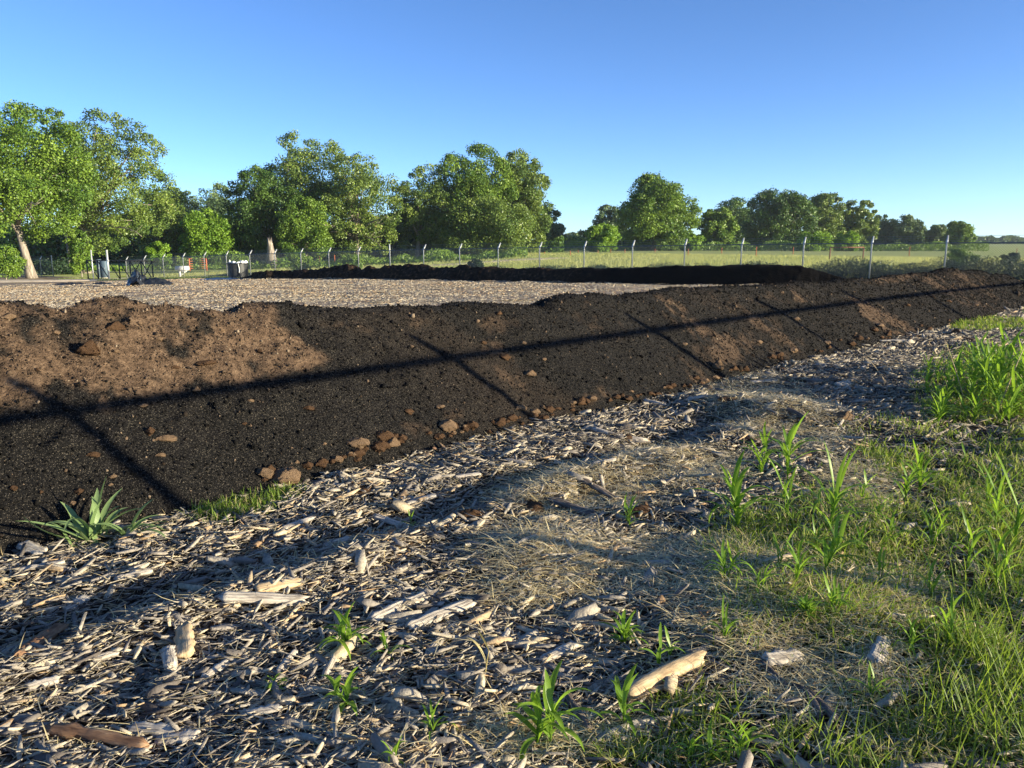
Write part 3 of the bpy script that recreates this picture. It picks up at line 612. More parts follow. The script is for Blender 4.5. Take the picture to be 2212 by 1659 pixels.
for k, (a, b, w) in enumerate([((250,1260),(330,1245),12),((700,1190),(760,1170),12),((1390,870),(1440,880),9),((1620,830),(1680,826),8),((1480,870),(1530,860),9),((610,1150),(680,1128),11),((980,1040),(1040,1030),9),((1090,1000),(1150,1012),9),((440,1480),(500,1440),16),((600,1470),(640,1420),14),((200,1440),(260,1420),13),((700,1480),(740,1400),12),((520,1560),(610,1545),16),((60,1500),(130,1480),16),((1280,1010),(1330,1000),9),((1760,790),(1820,795),7),((1860,800),(1890,785),7),((2120,1000),(2180,1040),10),((1900,740),(1960,738),6)]):
    plank(a, b, w, .02, 'wood_splinter', 'pale splinter longer than the chips round it', 'wood', seed=60+k, tilt=.35)['group'] = 'longer splinters in the mulch'

# ------------------------------------------------------------------ leafy plants
def blades(spec, name, mat, parent=None):
    mb = MB(); tl = []
    for (x, y, z, L, w, yaw, el, dr) in spec:
        n = 9; k = np.linspace(0, 1, n); e = el-dr*k**1.3; ds = L/(n-1)
        rr = np.concatenate([[0], np.cumsum(np.cos(e[:-1])*ds)]); zz = np.concatenate([[0], np.cumsum(np.sin(e[:-1])*ds)])
        yw = yaw+.15*np.sin(k*3+yaw); cx = x+rr*np.cos(yw); cy = y+rr*np.sin(yw); cz = z+zz
        ww = w*.5*np.clip(np.sin(np.clip(k*.86+.14, 0, 1)*pi)**.7, .03, 1); ww[-1] = .0005
        nx, ny = -np.sin(yw), np.cos(yw); up = .35
        V = np.stack([np.stack([cx-nx*ww, cy-ny*ww, cz+ww*up], 1), np.stack([cx, cy, cz], 1), np.stack([cx+nx*ww, cy+ny*ww, cz+ww*up], 1)], 1).reshape(-1, 3)
        b = np.arange(n-1)*3; F = np.concatenate([np.stack([b, b+1, b+4, b+3], 1), np.stack([b+1, b+2, b+5, b+4], 1)])
        mb.add(V, [F]); tl.append(np.full(len(V), rng.random()))
    return mk(name, np.concatenate(mb.V), [np.concatenate(g) for g in mb.F.values()], mat, parent, True, {'tint': np.concatenate(tl)})
def weed(px, py, ptop, label, nst=2, nl=6, mat='weed', wide=1., spread=.5, group=None, name='leafy_weed', lean=0.):
    P = gp(px, py); d = np.linalg.norm(P-O3); hgt = max(.03, (py-ptop)/FPX*d*np.interp(py, [1200, 1450], [1.22, 1.0]))
    root = empty(name, (P[0], P[1], gz(P[0], P[1]))); tag(root, label, 'weed', group)
    st, lf = MB(), []
    for i in range(nst):
        a = rng.random()*6.28; sp = spread*hgt*.3*rng.random(); bx_, by_ = cos(a)*sp, sin(a)*sp; h = hgt*(.55+.2*rng.random()) if i else hgt*.68
        lx, ly = rng.normal(0, .08)*h+lean*h, rng.normal(0, .08)*h
        k = np.linspace(0, 1, 5); st.tube(np.stack([(bx_+lx)*k**1.2, (by_+ly)*k**1.2, h*k-.01], 1), np.linspace(.004, .002, 5)*(.7+hgt), 5)
        for j in range(nl):
            f = .12+.86*(j+1)/nl; L = hgt*(.5+.35*rng.random())*(1.15-.35*abs(f-.6)); e = 1.35-.35*rng.random() if j == nl-1 else .95+.25*rng.normal()
            lf.append(((bx_+lx)*f**1.2, (by_+ly)*f**1.2, h*f-.01, L, .0145*wide*(.6+hgt*1.4)*(.8+.4*rng.random()), a+j*2.5+rng.normal(0, .4), e, (.4 if j == nl-1 else 1.3+.7*rng.random())))
    s_o = st.build('stem', M[mat], root); a_ = s_o.data.attributes.new('tint', 'FLOAT', 'POINT'); a_.data.foreach_set('value', np.full(len(s_o.data.vertices), .3, np.float32))
    blades(lf, 'leaves', M[mat], root); return root
def rosette(px, py, hpx, n, label, mat='weedpale', name='broad_leaf_weed', wide=1.6, el=.75):
    P = gp(px, py); d = np.linalg.norm(P-O3); h = hpx/FPX*d; root = empty(name, (P[0], P[1], gz(P[0], P[1]))); tag(root, label, 'weed')
    blades([(rng.normal(0, .02), rng.normal(0, .02), 0, h*(.6+.6*rng.random()), h*.085*wide*(.7+.6*rng.random()), k*6.28/n+rng.normal(0, .4), max(.1, el+.38*rng.normal()), .75+.5*rng.normal()) for k in range(n)], 'leaves', M[mat], root); return root
rosette(208,1168,120,17,'pale green broad leaved weed on black soil at the left foot of the berm',wide=1.2,el=.95)
rosette(275,1165,95,12,'pale green broad leaved weed at the edge of the chips, right of the larger one',wide=1.2,el=.8)
rosette(175,1180,70,10,'low pale weed lying on black soil, left of the two larger ones',wide=1.2,el=.5)
weed(1593,1148,1037,'tall broad bladed weed left of the short grass, tip upright',3,7,wide=1.5)
weed(1701,1045,955,'arching wide leaved weed in the sunlit straw, right of the upper pair',3,6,wide=1.3)
weed(1645,1030,950,'arching weed in the straw, left of the upper pair',3,6,wide=1.2)
weed(1700,1125,1050,'medium weed below the arching pair',2,6,wide=1.1)
weed(1788,1166,1045,'slim tall weed in the middle of the grass patch',3,6,wide=1.1)
weed(1860,1085,1040,'small bright weed with three leaves in the upper grass patch',2,4,wide=1.2)
weed(1954,1092,1025,'bright upright weed, left of the sunlit pair on the right',2,6,wide=1.3)
weed(1985,1072,1000,'bright upright weed, right of the sunlit pair on the right',3,6,wide=1.3)
weed(2074,1015,978,'single leaning bright leaf blade at the right above the grass',1,3,wide=1.3,lean=.4)
weed(1895,1122,1085,'small weed in the grass under the small bright three leaved one',2,4)
weed(1718,1270,1190,'slender weed with pale stems in the grass patch',3,5)
weed(1777,1242,1160,'weed with one long bright leaf pointing up right',3,6,wide=1.4,lean=.3)
weed(1570,1262,1195,'weed at the left rim of the grass patch',3,6,wide=1.2)
weed(1735,1340,1290,'low sprawling weed with long blades above the white wood block',4,6,wide=1.3,spread=1.2)
weed(1800,1330,1275,'sprawling weed right beside the low one with long blades',3,6,wide=1.2,spread=1.2)
weed(1563,1390,1320,'thin weed left of the sprawling ones',2,4)
weed(1157,1625,1490,'upright pale green weed at the bottom centre, left of the pair',2,5,wide=1.5)
weed(1189,1618,1470,'upright pale green weed at the bottom centre, right of the pair',2,6,wide=1.5)
weed(1348,1579,1472,'weed growing at the left end of the pale branch',2,5,wide=1.4)
weed(942,1593,1520,'small two bladed weed in the bottom shadow',2,4)
weed(1348,1399,1330,'dull green clump of blades in the centre right straw',3,5,wide=1.4)
weed(1421,1454,1372,'bright two leaved weed above the pale branch, left of the pair',1,4,wide=1.3)
weed(1442,1434,1380,'bright two leaved weed above the pale branch, right of the pair',1,4,wide=1.3)
weed(750,1415,1330,'bent grassy weed beside the left split plank',5,5,wide=1.2,spread=.9)
weed(852,1430,1368,'thin leaning weed under the left split plank',2,4,lean=-.3)
weed(758,1530,1455,'trampled long bladed weed in the lower left centre',3,4,wide=1.7,spread=1.2,lean=-.3)
weed(600,1500,1460,'dark low weed in the shade at the lower left centre',4,4,wide=1.,spread=1.5)
weed(887,1148,1115,'tiny green weed next to the grey splinter',2,3)
weed(1359,1145,1095,'small bright weed in the shaded mulch centre',4,3)
weed(850,1655,1600,'weed poking up at the bottom edge, left of centre',2,4)
weed(1600,1650,1560,'weed in the bottom grass right of centre',3,5)
weed(1490,1650,1590,'small bright weed at the bottom edge right of the pale branch',2,4)
r_o = weed(1046,1468,1366,'single dry yellow blade standing in the foreground mulch',1,2,mat='dryblade',wide=.9,name='dry_grass_stalk')
# tall clump at the right edge, below the berm end
kk = 0
for k in range(75):
    fx = 1990+300*rng.random()**.8; fy = 920-115*rng.random()+ (2212-fx)*.02; tp = fy-np.interp(fx, [2000, 2100, 2212, 2300], [40, 55, 70, 80])*(.7+.4*rng.random())
    weed(fx, fy, tp, 'tall bright green weed in the sunlit thicket at the right edge', 2, 6, wide=1.5, group='tall weeds in the thicket at the right edge')
for (x, y, tp) in [(1850,1200,1150),(1930,1180,1130),(2010,1190,1120),(2090,1240,1150),(2150,1290,1180),(2050,1400,1310),(1960,1420,1350),(1880,1520,1450),(2150,1150,1060),(2190,1190,1080),(2130,1100,1030),(1640,1290,1230),(1680,1230,1170),(1760,1200,1140),(1540,1650,1580),(2010,1300,1230),(1900,1270,1210)]:
    weed(x, y, tp, 'slim green weed standing in the short grass at the right', 2, 5, wide=.9, group='slim weeds in the short grass')
# seed stalks
for (a, b, l) in [((2150,905),(2212,735),'pale seed stalk leaning right at the right edge'),((1915,830),(1873,775),'bare dry stalk leaning left below the berm'),((2085,870),(2040,745),'long bare pale stalk leaning left out of the thicket')]:
    P = gp(*a); d = np.linalg.norm(P-O3); tx = P[0]+(b[0]-a[0])/FPX*d; tz = P[2]+(a[1]-b[1])/FPX*d
    mb = MB(); k = np.linspace(0, 1, 8); mb.tube(np.stack([P[0]+(tx-P[0])*k, P[1]+.1*k, P[2]+(tz-P[2])*k+.03*np.sin(k*pi)], 1), np.linspace(.006, .003, 8), 5)
    tag(mb.build('dry_stalk', M['tanwood']), l, 'dry stalk')

# ------------------------------------------------------------------ chain link fence at the far side
def fpos(i): return FP0+FD*3.05*i
def linkmesh(P0, d, L, zfun, h, sp, rw, name, parent):      # crossing diagonal wires
    n = int(L/sp); a = np.arange(-int(h/sp)-1, n+1)*sp; V, F = [], []; off = 0
    segs = []
    for sgn in (1, -1):
        u0 = a if sgn == 1 else a+h; u1 = u0+sgn*h; z0 = np.zeros_like(a); z1 = np.full_like(a, h)
        # clip to [0,L]
        du = u1-u0; ta = np.clip((0-u0)/du, 0, 1); tb = np.clip((L-u0)/du, 0, 1); lo = np.minimum(ta, tb); hi = np.maximum(ta, tb)
        A_u, A_z, B_u, B_z = u0+du*lo, h*lo, u0+du*hi, h*hi; k = (hi-lo) > .02; segs.append(np.stack([A_u[k], A_z[k], B_u[k], B_z[k]], 1))
    S = np.concatenate(segs); nrm = np.array([-d[1], d[0], 0]); th = np.arange(3)*2*pi/3
    def pt(u_, z_): X = P0[0]+d[0]*u_; Y = P0[1]+d[1]*u_; return np.stack([X, Y, zfun(u_)+z_], 1)
    A, B = pt(S[:, 0], S[:, 1]), pt(S[:, 2], S[:, 3]); Td = B-A; Td /= np.linalg.norm(Td, axis=1)[:, None]; Q = np.cross(Td, nrm)
    ring = [nrm[None]*np.cos(t)*rw+Q*np.sin(t)*rw for t in th]
    V = np.stack([A+r for r in ring]+[B+r for r in ring], 1).reshape(-1, 3); b = (np.arange(len(S))*6)[:, None]
    F = np.concatenate([b+np.array([[j, (j+1) % 3, (j+1) % 3+3, j+3]]) for j in range(3)])
    return mk(name, V, F, M['wire'], parent)
def fence(P0, d, n0, n1, spacing, zfun, label, sp, rw, posts=None, plain_at=(), railr=.024, wr=.005, out=1, pr=.035, skip=()):
    root = empty('chain_link_fence', (P0[0]+d[0]*spacing*n0, P0[1]+d[1]*spacing*n0, float(zfun(spacing*n0)))); tag(root, label, 'fence')
    L0 = root.location.copy(); sh = np.array(L0[:]); nrm = np.array([-d[1], d[0]])*out
    pm = None
    for i in (posts if posts is not None else range(n0, n1+1)):
        u_ = i*spacing; p = P0+d*u_; z = float(zfun(u_))
        q_ = np.array([p[0], p[1], z])-sh
        tall = i in plain_at
        mb = MB(); mb.tube([(0, 0, -.2), (0, 0, 1.80), (0, 0, 1.84+(.42 if tall else 0))], pr*(1.25 if tall else 1), 10)
        o = mb.build('post', M['galv'], root, True); o.location = q_
        if not tall:
            a = MB(); t3 = np.array([nrm[0]*.26, nrm[1]*.26, 2.16]); s3 = np.array([0, 0, 1.80]); side = np.array([d[0], d[1], 0])
            for (w0, w1) in ((.05, .03),):
                V = []
                for (c, w, tk) in ((s3, w0, .03), (s3+(t3-s3)*.5, (w0+w1)/2, .025), (t3, w1, .02)):
                    for (p1, p2) in ((-1, -1), (1, -1), (1, 1), (-1, 1)): V.append(c+side*w*p1+np.array([nrm[0], nrm[1], -.6])*tk*p2)
                F = [[4*k+j, 4*k+(j+1) % 4, 4*k+4+(j+1) % 4, 4*k+4+j] for k in range(2) for j in range(4)]+[[3,2,1,0],[8,9,10,11]]
                a.add(V, [np.array(F)])
            b = a.build('barb_arm', M['galv'], o)
    us = np.arange(n0, n1+1)*spacing
    def line(h, r, name, off=0., mat='rail', n=5):
        mb = MB(); mb.tube([(P0[0]+d[0]*u_+nrm[0]*off-sh[0], P0[1]+d[1]*u_+nrm[1]*off-sh[1], float(zfun(u_))+h-sh[2]) for u_ in us], r, n); mb.build(name, M[mat], root)
    line(1.83, railr, 'top_rail', n=8)
    for h, off in ((1.93, .08), (2.03, .15), (2.13, .22)): line(h, wr, 'barbed_wire', off, 'wire', 4)
    line(.05, wr, 'tension_wire', 0, 'wire', 4)
    LL = (n1-n0)*spacing; A0 = P0+d*spacing*n0
    linkmesh(A0-sh[:2], d, LL, lambda u_: np.asarray(zfun(u_+n0*spacing))-sh[2], 1.80, sp, rw, 'chain_link', root)
    return root
zf_far = lambda u_: gz(FP0[0]+FD[0]*np.asarray(u_), FP0[1]+FD[1]*np.asarray(u_), False)
fence(FP0, FD, 0, 26, 3.06, zf_far, 'long galvanised chain link fence with slanted barbed wire arms behind the compost pile', .10, .0065, plain_at=(11,), wr=.006)
# fence on the right of the camera (casts the long rail and post shadows)
SD = np.array([.70711, .70711]); S0 = np.array([1.2*.70711, -1.2*.70711])
zs = lambda u_: gz(S0[0]+SD[0]*np.asarray(u_), S0[1]+SD[1]*np.asarray(u_), False)
fence(S0+SD*1.2, SD, -2, 11, 3.43, lambda u_: zs(np.asarray(u_)+1.2), 'chain link fence running past the right side of the mulch', .06, .0014, railr=.045, out=-1, wr=.003, pr=.048)
# short stretch at the far left, left of the gate
LA = np.array([wx(111, 82), 82.]); LB = np.array([wx(82, 86), 86.]); LD = (LB-LA)/np.linalg.norm(LB-LA); 
LD = np.array([-.93, .367]); 
zl = lambda u_: gz(LA[0]+LD[0]*np.asarray(u_), LA[1]+LD[1]*np.asarray(u_), False)
fence(LA, LD, 0, 6, 1.75, zl, 'short chain link stretch behind the leaning oak trunk at the far left', .12, .005, plain_at=(0,), posts=(0, 1, 3, 5), out=-1)

# ------------------------------------------------------------------ sliding gate and posts
GD = FD; gA = np.array([wx(340/1.8228, 72.5), 72.5]); Lg = 9.3
gdir = np.array([.94, -.34]); gz0 = float(gz(gA[0], gA[1]))
gate = empty('sliding_gate', (gA[0], gA[1], gz0+.12)); tag(gate, 'dark open sliding gate frame with diagonal braces parked in front of the fence', 'gate')
Lg = (wx(590/1.8228, 69.5)-gA[0])/gdir[0]
g3 = lambda u_, z: (gdir[0]*u_, gdir[1]*u_, z)
mb = MB()
for z in (0.0, 1.72): mb.tube([g3(0, z), g3(Lg, z)], .06, 6)
mb.build('rail', M['darksteel'], gate)
us = np.linspace(0, Lg, 7)
for u_ in us: MB().tube([g3(u_, 0), g3(u_, 1.72)], .055, 6).build('upright', M['darksteel'], gate)
for k in range(6):
    a, b = (us[k], us[k+1])
    MB().tube([g3(a, 1.72), g3(b, 0)], .045, 5).build('brace', M['darksteel'], gate)
    if k == 4: MB().tube([g3(a, 0), g3(b, 1.72)], .045, 5).build('brace', M['darksteel'], gate)
    if k == 5: MB().tube([g3(a, 0), g3(b, 1.72)], .045, 5).build('brace', M['darksteel'], gate)
def gpost(px, D, ytop, label, r=.06, name='gate_post', mat='galv', tilt=0):
    x = wx(px, D); z = float(gz(x, D)); h = wz(ytop, D)-z
    root = empty(name, (x, D, z)); tag(root, label, 'post')
    MB().tube([(0, 0, -.3), (0, 0, h)], r, 12).build('shaft', M[mat], root, True)
    MB().tube([(0, 0, h), (0, 0, h+.03), (0, 0, h+.05)], [r*1.15, r*1.15, r*.5], 12).build('cap', M[mat], root, True)
    for hh in (h*.66, h*.3): MB().box((r*1.2, -r*.6, hh), (.10, .09, .10), bev=.015).build('roller_bracket', M['galv'], root)
    root.rotation_euler = (0, tilt, 0); return root
gpost(198, 72.2, 541, 'thinner bare gate post at the left end of the dark sliding gate', .055)
gpost(232, 71.0, 541, 'thick tall gate post standing behind the dark sliding gate', .085)
def cabinet(px0, px1, D, ytop, label):
    x0, x1 = wx(px0, D), wx(px1, D); x = (x0+x1)/2; z = float(gz(x, D)); h = wz(ytop, D)-z; w = x1-x0
    root = empty('utility_cabinet', (x, D, z)); tag(root, label, 'utility cabinet')
    MB().box((0, 0, h*.5+.05), (w, .45, h-.1), bev=.03).build('body', M['greybox'], root)
    MB().box((0, 0, .05), (w+.15, .6, .14)).build('base', M['palewood'], root)
    MB().box((0, -.245, h*.5+.05), (w*.86, .03, h*.8), bev=.01).build('door', M['greybox'], root)
    MB().box((w*.3, -.275, h*.55), (.03, .03, .14)).build('handle', M['galv'], root)
cabinet(209, 216, 76, 560, 'narrow grey utility cabinet behind the gate')
cabinet(218, 229, 76, 561.5, 'wide blue grey utility cabinet right of the narrow one')
# mailbox
D = 74.; x = wx(392, D); z = float(gz(x, D)); root = empty('mailbox', (x, D, z)); tag(root, 'white mailbox on a post by the driveway beyond the fence', 'mailbox')
zt = wz(573, D)-z
th = np.linspace(0, pi, 9); prof = [(-.22*cos(a), .22*sin(a)+.2) for a in th]+[(.22, 0), (-.22, 0)]; nP = len(prof)
V = [(-.62, p[0], p[1]+zt-.48) for p in prof]+[(.62, p[0], p[1]+zt-.48) for p in prof]
Fq = [[i, (i+1) % nP, (i+1) % nP+nP, i+nP] for i in range(nP)]
mk('box', V, [np.array(Fq), np.array([list(range(nP))[::-1], list(range(nP, 2*nP))])], M['white'], root)
mb = MB(); mb.box((-.25, 0, (zt-.5)/2), (.16, .16, zt-.5)); mb.box((0, 0, zt-.56), (.8, .14, .12)); mb.tube([(-.25, 0, zt-1.0), (.3, 0, zt-.6)], .05, 5); mb.build('post', M['white'], root)
# orange gates
def tubegate(px0, px1, D, ytop, ybot, label, bars, side):
    x0, x1 = wx(px0, D), wx(px1, D); z0 = float(gz((x0+x1)/2, D)); zt = wz(ytop, D); zb = wz(ybot, D); root = empty('farm_gate', (x0, D, zb)); tag(root, label, 'farm gate')
    w = x1-x0; h = zt-zb
    for k in range(bars): MB().tube([(0, 0, h*k/(bars-1)), (w, 0, h*k/(bars-1))], .03, 6).build('bar', M['orange'], root)
    for xx in ((0.45*w, ) if side == 0 else (w,)): MB().tube([(xx, 0, -.25), (xx, 0, h+.05)], .06, 6).build('upright', M['orange'], root)
tubegate(733/1.8228, 757/1.8228, 80, 1019/1.8228, 1057/1.8228, 'orange tube farm gate by the driveway, the left one', 5, 0)
tubegate(778/1.8228, 811/1.8228, 80, 1019/1.8228, 1056/1.8228, 'orange tube farm gate by the driveway, the right one', 6, 1)

# ------------------------------------------------------------------ wrapped tank, tarp pile, flat sheet
D = 60.; xc = wx(936/1.8228, D); z0 = float(gz(xc, D)); R_ = 40.5/3028*D*.985; Ht = wz(1036/1.8228, D)-z0
root = empty('wrapped_tank', (xc, D, z0)); tag(root, 'round container in dark sheeting with white bundles on top, left of the compost pile', 'container')
th = np.linspace(0, 2*pi, 49)[:-1]; hh = np.linspace(0, Ht, 14); V = []
for h in hh:
    r = R_*(1-.06*sin(h/Ht*pi*.5+.0)*(.5))*(.93+.07*(h/Ht))+.018*vn(th*R_*3, th*0+h, .5, 80)+.012*np.sin(th*11+h*2)
    V.append(np.stack([r*np.cos(th), r*np.sin(th), np.full(48, h)], 1))
r = R_*.96; V.append(np.stack([r*np.cos(th), r*np.sin(th), np.full(48, Ht-.06)], 1)); V.append(np.stack([.01*np.cos(th), .01*np.sin(th), np.full(48, Ht-.1)], 1))
V = np.concatenate(V); j = np.arange(48); k = (j+1) % 48; Fq = np.concatenate([np.stack([i*48+j, i*48+k, (i+1)*48+k, (i+1)*48+j], 1) for i in range(15)])
mk('drum', V, Fq, M['tankside'], root, True)
mb = MB(); mb.tube([(R_*cos(a), R_*sin(a), Ht-.02+.02*sin(a*5)) for a in np.linspace(0, 2*pi, 40)], .05, 6); mb.build('rim', M['tarp'], root)
for (a, rr, sx, sy, sz) in [(pi*1.05, .75, .07, .07, .22), (pi*1.3, .45, .18, .12, .14), (pi*1.6, .5, .15, .12, .10), (pi*1.85, .6, .30, .18, .17), (0.2, .7, .18, .16, .18)]:
    kv = rng.integers(0, 5); o = mk('white_bundle', CM[kv]*np.array([sx, sy, sz]), CF, M['white'], root, True); o.location = (R_*rr*cos(a), R_*rr*sin(a), Ht+sz*.4)
mb = MB(); tt_ = np.linspace(0, Ht, 9); mb.tube(np.stack([R_*cos(-1.15)*np.ones(9)+.03*np.sin(tt_*4), R_*sin(-1.15)*np.ones(9)-.03, tt_*.62+Ht*.38], 1), .03, 5); mb.build('seam', M['white'], root)
def sheet(cx_, cy_, rx, ry, amp, seed, name, mat, label, cat, yaw=0., parent=None, sharp=1., base=None):
    n = 46; g = np.linspace(-1, 1, n); X_, Y_ = np.meshgrid(g, g); r = np.sqrt(X_**2+Y_**2); ed = 1+.28*vn(X_*2, Y_*2, 1., seed)
    h = np.clip(1-(r/ed)**1.4, 0, 1)**.8; rid = 1-np.abs(vn(X_*2.2+Y_, Y_*1.6, .55, seed+2)); rid2 = 1-np.abs(vn(X_*3-Y_, Y_*3, .4, seed+4))
    Z = amp*h*(.45+.65*rid**3+.25*rid2**3); x = cx_+X_*rx*cos(yaw)-Y_*ry*sin(yaw); y = cy_+X_*rx*sin(yaw)+Y_*ry*cos(yaw)
    z = gz(x, y)+Z+.03-(h <= 0)*.1
    ii = (np.arange(n-1)[:, None]*n+np.arange(n-1)[None]).ravel(); F = np.stack([ii, ii+1, ii+n+1, ii+n], 1); keep = (h.ravel()[F].max(1) > 0); F = F[keep]
    V = np.stack([x, y, z], -1).reshape(-1, 3)-np.array(base if base is not None else (0, 0, 0)); o = mk(name, V, F, M[mat], parent, False)
    if label: tag(o, label, cat)
    return o
D = 48.; xc = wx(536/1.8228, D); b0 = (xc, D, float(gz(xc, D))); root = empty('tarp_pile', b0); tag(root, 'crumpled heap of black plastic sheeting on the mulch field', 'tarp')
sheet(xc, D, .80, .7, .86, 90, 'heap', 'tarp', None, None, parent=root, base=b0)
sheet(xc+1.0, D-.05, 1.15, .6, .42, 95, 'trailing_sheet', 'tarp', None, None, parent=root, base=b0)
mb = MB(); 
for k in range(7): a = rng.random()*3; mb.tube([(-.3+.09*k, -.45+.05*rng.random(), .15+.2*rng.random()), (-.2+.09*k+.1*rng.normal(), -.40, .38+.2*rng.random()), (-.15+.08*k, -.25, .62+.1*rng.random())], .022, 5)
mb.build('sheet_folds', M['bluetarp'], root)
D = 57.; sheet(wx(862/1.8228, D), D, 1.75, .9, .12, 97, 'plastic_sheet', 'bluetarp', 'flat grey blue plastic sheet on the ground at the left tip of the compost pile', 'plastic sheet', -.25)
P = gp(1610/3.4563/1.8228*1.0, 594/3.4563/1.8228+950/1.8228) if False else None
xa = wx(448/1.8228, 47.6); mb = MB(); mb.box((0, 0, .03), (1.0, .06, .05), bev=.01); o = mb.build('wooden_lath', M['tanwood'], loc=(wx(474/1.8228, 47.2), 47.2, float(gz(wx(474/1.8228, 47.2), 47.2))+.02)); tag(o, 'thin pale wooden lath lying left of the black tarp heap', 'lath')
for (fx, fy, w, l) in [(270, 1122, 1.7, 'flat dark strip of sheeting on the mulch, farther left of the tarp heap'), (400, 1121, 1.1, 'flat dark strip of sheeting next to the pale lath')]:
    P = gp(fx/1.8228, fy/1.8228, False); sheet(P[0], P[1], w*.8, .3, .14, 99+int(w*10), 'dark_sheet_strip', 'tarp', l, 'plastic sheet')

# ------------------------------------------------------------------ steel T posts and the pipe brace in the meadow
tp_ = None
for k, (fx, yt, yb) in enumerate([(1528,1001,1030),(1606,995,1029),(1686,995,1031),(1773,995,1033),(1862,1000,1034),(2048,992,1033),(2144,992,1030),(2245,988,1030),(1145,1010,1045),(1258,1008,1048),(1318,1004,1045),(1462,1003,1026),(2354,985,1014),(2460,982,1012),(2578,981,1010),(2708,980,1024),(2840,976,1014),(2975,972,1018),(3121,973,1012),(3577,972,1016),(4000,978,1015),(1950,990,1010),(2276,985,1000),(2404,982,1000)]):
    px = fx/1.8228; hp = (yb-yt)/1.8228; D = 1.45*FPX/hp; D = min(max(D, 78), 125); x = wx(px, D, -1); g_ = float(gz(x, D)); top = wz(yt/1.8228, D)
    if tp_ is None:
        mb = MB(); mb.box((0, 0, .5), (.11, .02, 1.4)); mb.box((0, -.04, .5), (.02, .08, 1.4)); mb.box((0, -.03, 1.12), (.12, .03, .16)); tp_ = mb.build('steel_fence_post', M['rust']); o = tp_
    else: o = bpy.data.objects.new('steel_fence_post', tp_.data); COL.objects.link(o)
    o.location = (x, D, top-1.2); tag(o, 'thin rusty orange steel post in the meadow beyond the fence', 'fence post', 'rusty steel posts of the meadow fence')
D = 82.; xa, xb = wx(3267/1.8228, D), wx(3398/1.8228, D); zt = wz(974/1.8228, D); zg = float(gz(xa, D)); root = empty('pipe_brace', (xa, D, zg)); tag(root, 'brown pipe frame of two uprights and a top bar in the meadow', 'pipe frame')
MB().tube([(0, 0, -.2), (0, 0, zt-zg)], .07, 8).build('upright', M['brownsteel'], root); MB().tube([(xb-xa, 0, -.2), (xb-xa, 0, zt-zg)], .07, 8).build('upright', M['brownsteel'], root); MB().tube([(0, 0, zt-zg), (xb-xa, 0, zt-zg)], .06, 8).build('top_bar', M['brownsteel'], root)

# ------------------------------------------------------------------ trees and shrubs
def leaves(P, Nn, size, rg, flat=.6):                    # pointed leaf-cluster quads
    n = len(P); a = rg.normal(size=(n, 3)); T = np.cross(Nn, a); T /= np.linalg.norm(T, axis=1)[:, None]+1e-9; B = np.cross(Nn, T)
    s = size[:, None]; V = np.stack([P-T*s*.5, P-B*s*flat*.5+Nn*s*.1, P+T*s*.5, P+B*s*flat*.5+Nn*s*.1], 1).reshape(-1, 3)
    return V, np.arange(n*4).reshape(-1, 4)
def crownpts(C, rc, nl, rg, squash=.75):
    n = len(C); idx = np.repeat(np.arange(n), nl); m = len(idx); d = rg.normal(size=(m, 3)); d[:, 2] += .25; d /= np.linalg.norm(d, axis=1)[:, None]
    rad_ = (.30+.70*rg.random(m)**.5)*(1+.5*rg.random(m)*(rg.random(m) < .3)); P = C[idx]+d*rad_[:, None]*rc[idx][:, None]*np.array([1, 1, squash])
    Nn = d*.6+rg.normal(size=(m, 3))*.65+np.array([0, 0, .25]); Nn /= np.linalg.norm(Nn, axis=1)[:, None]; return P, Nn, idx
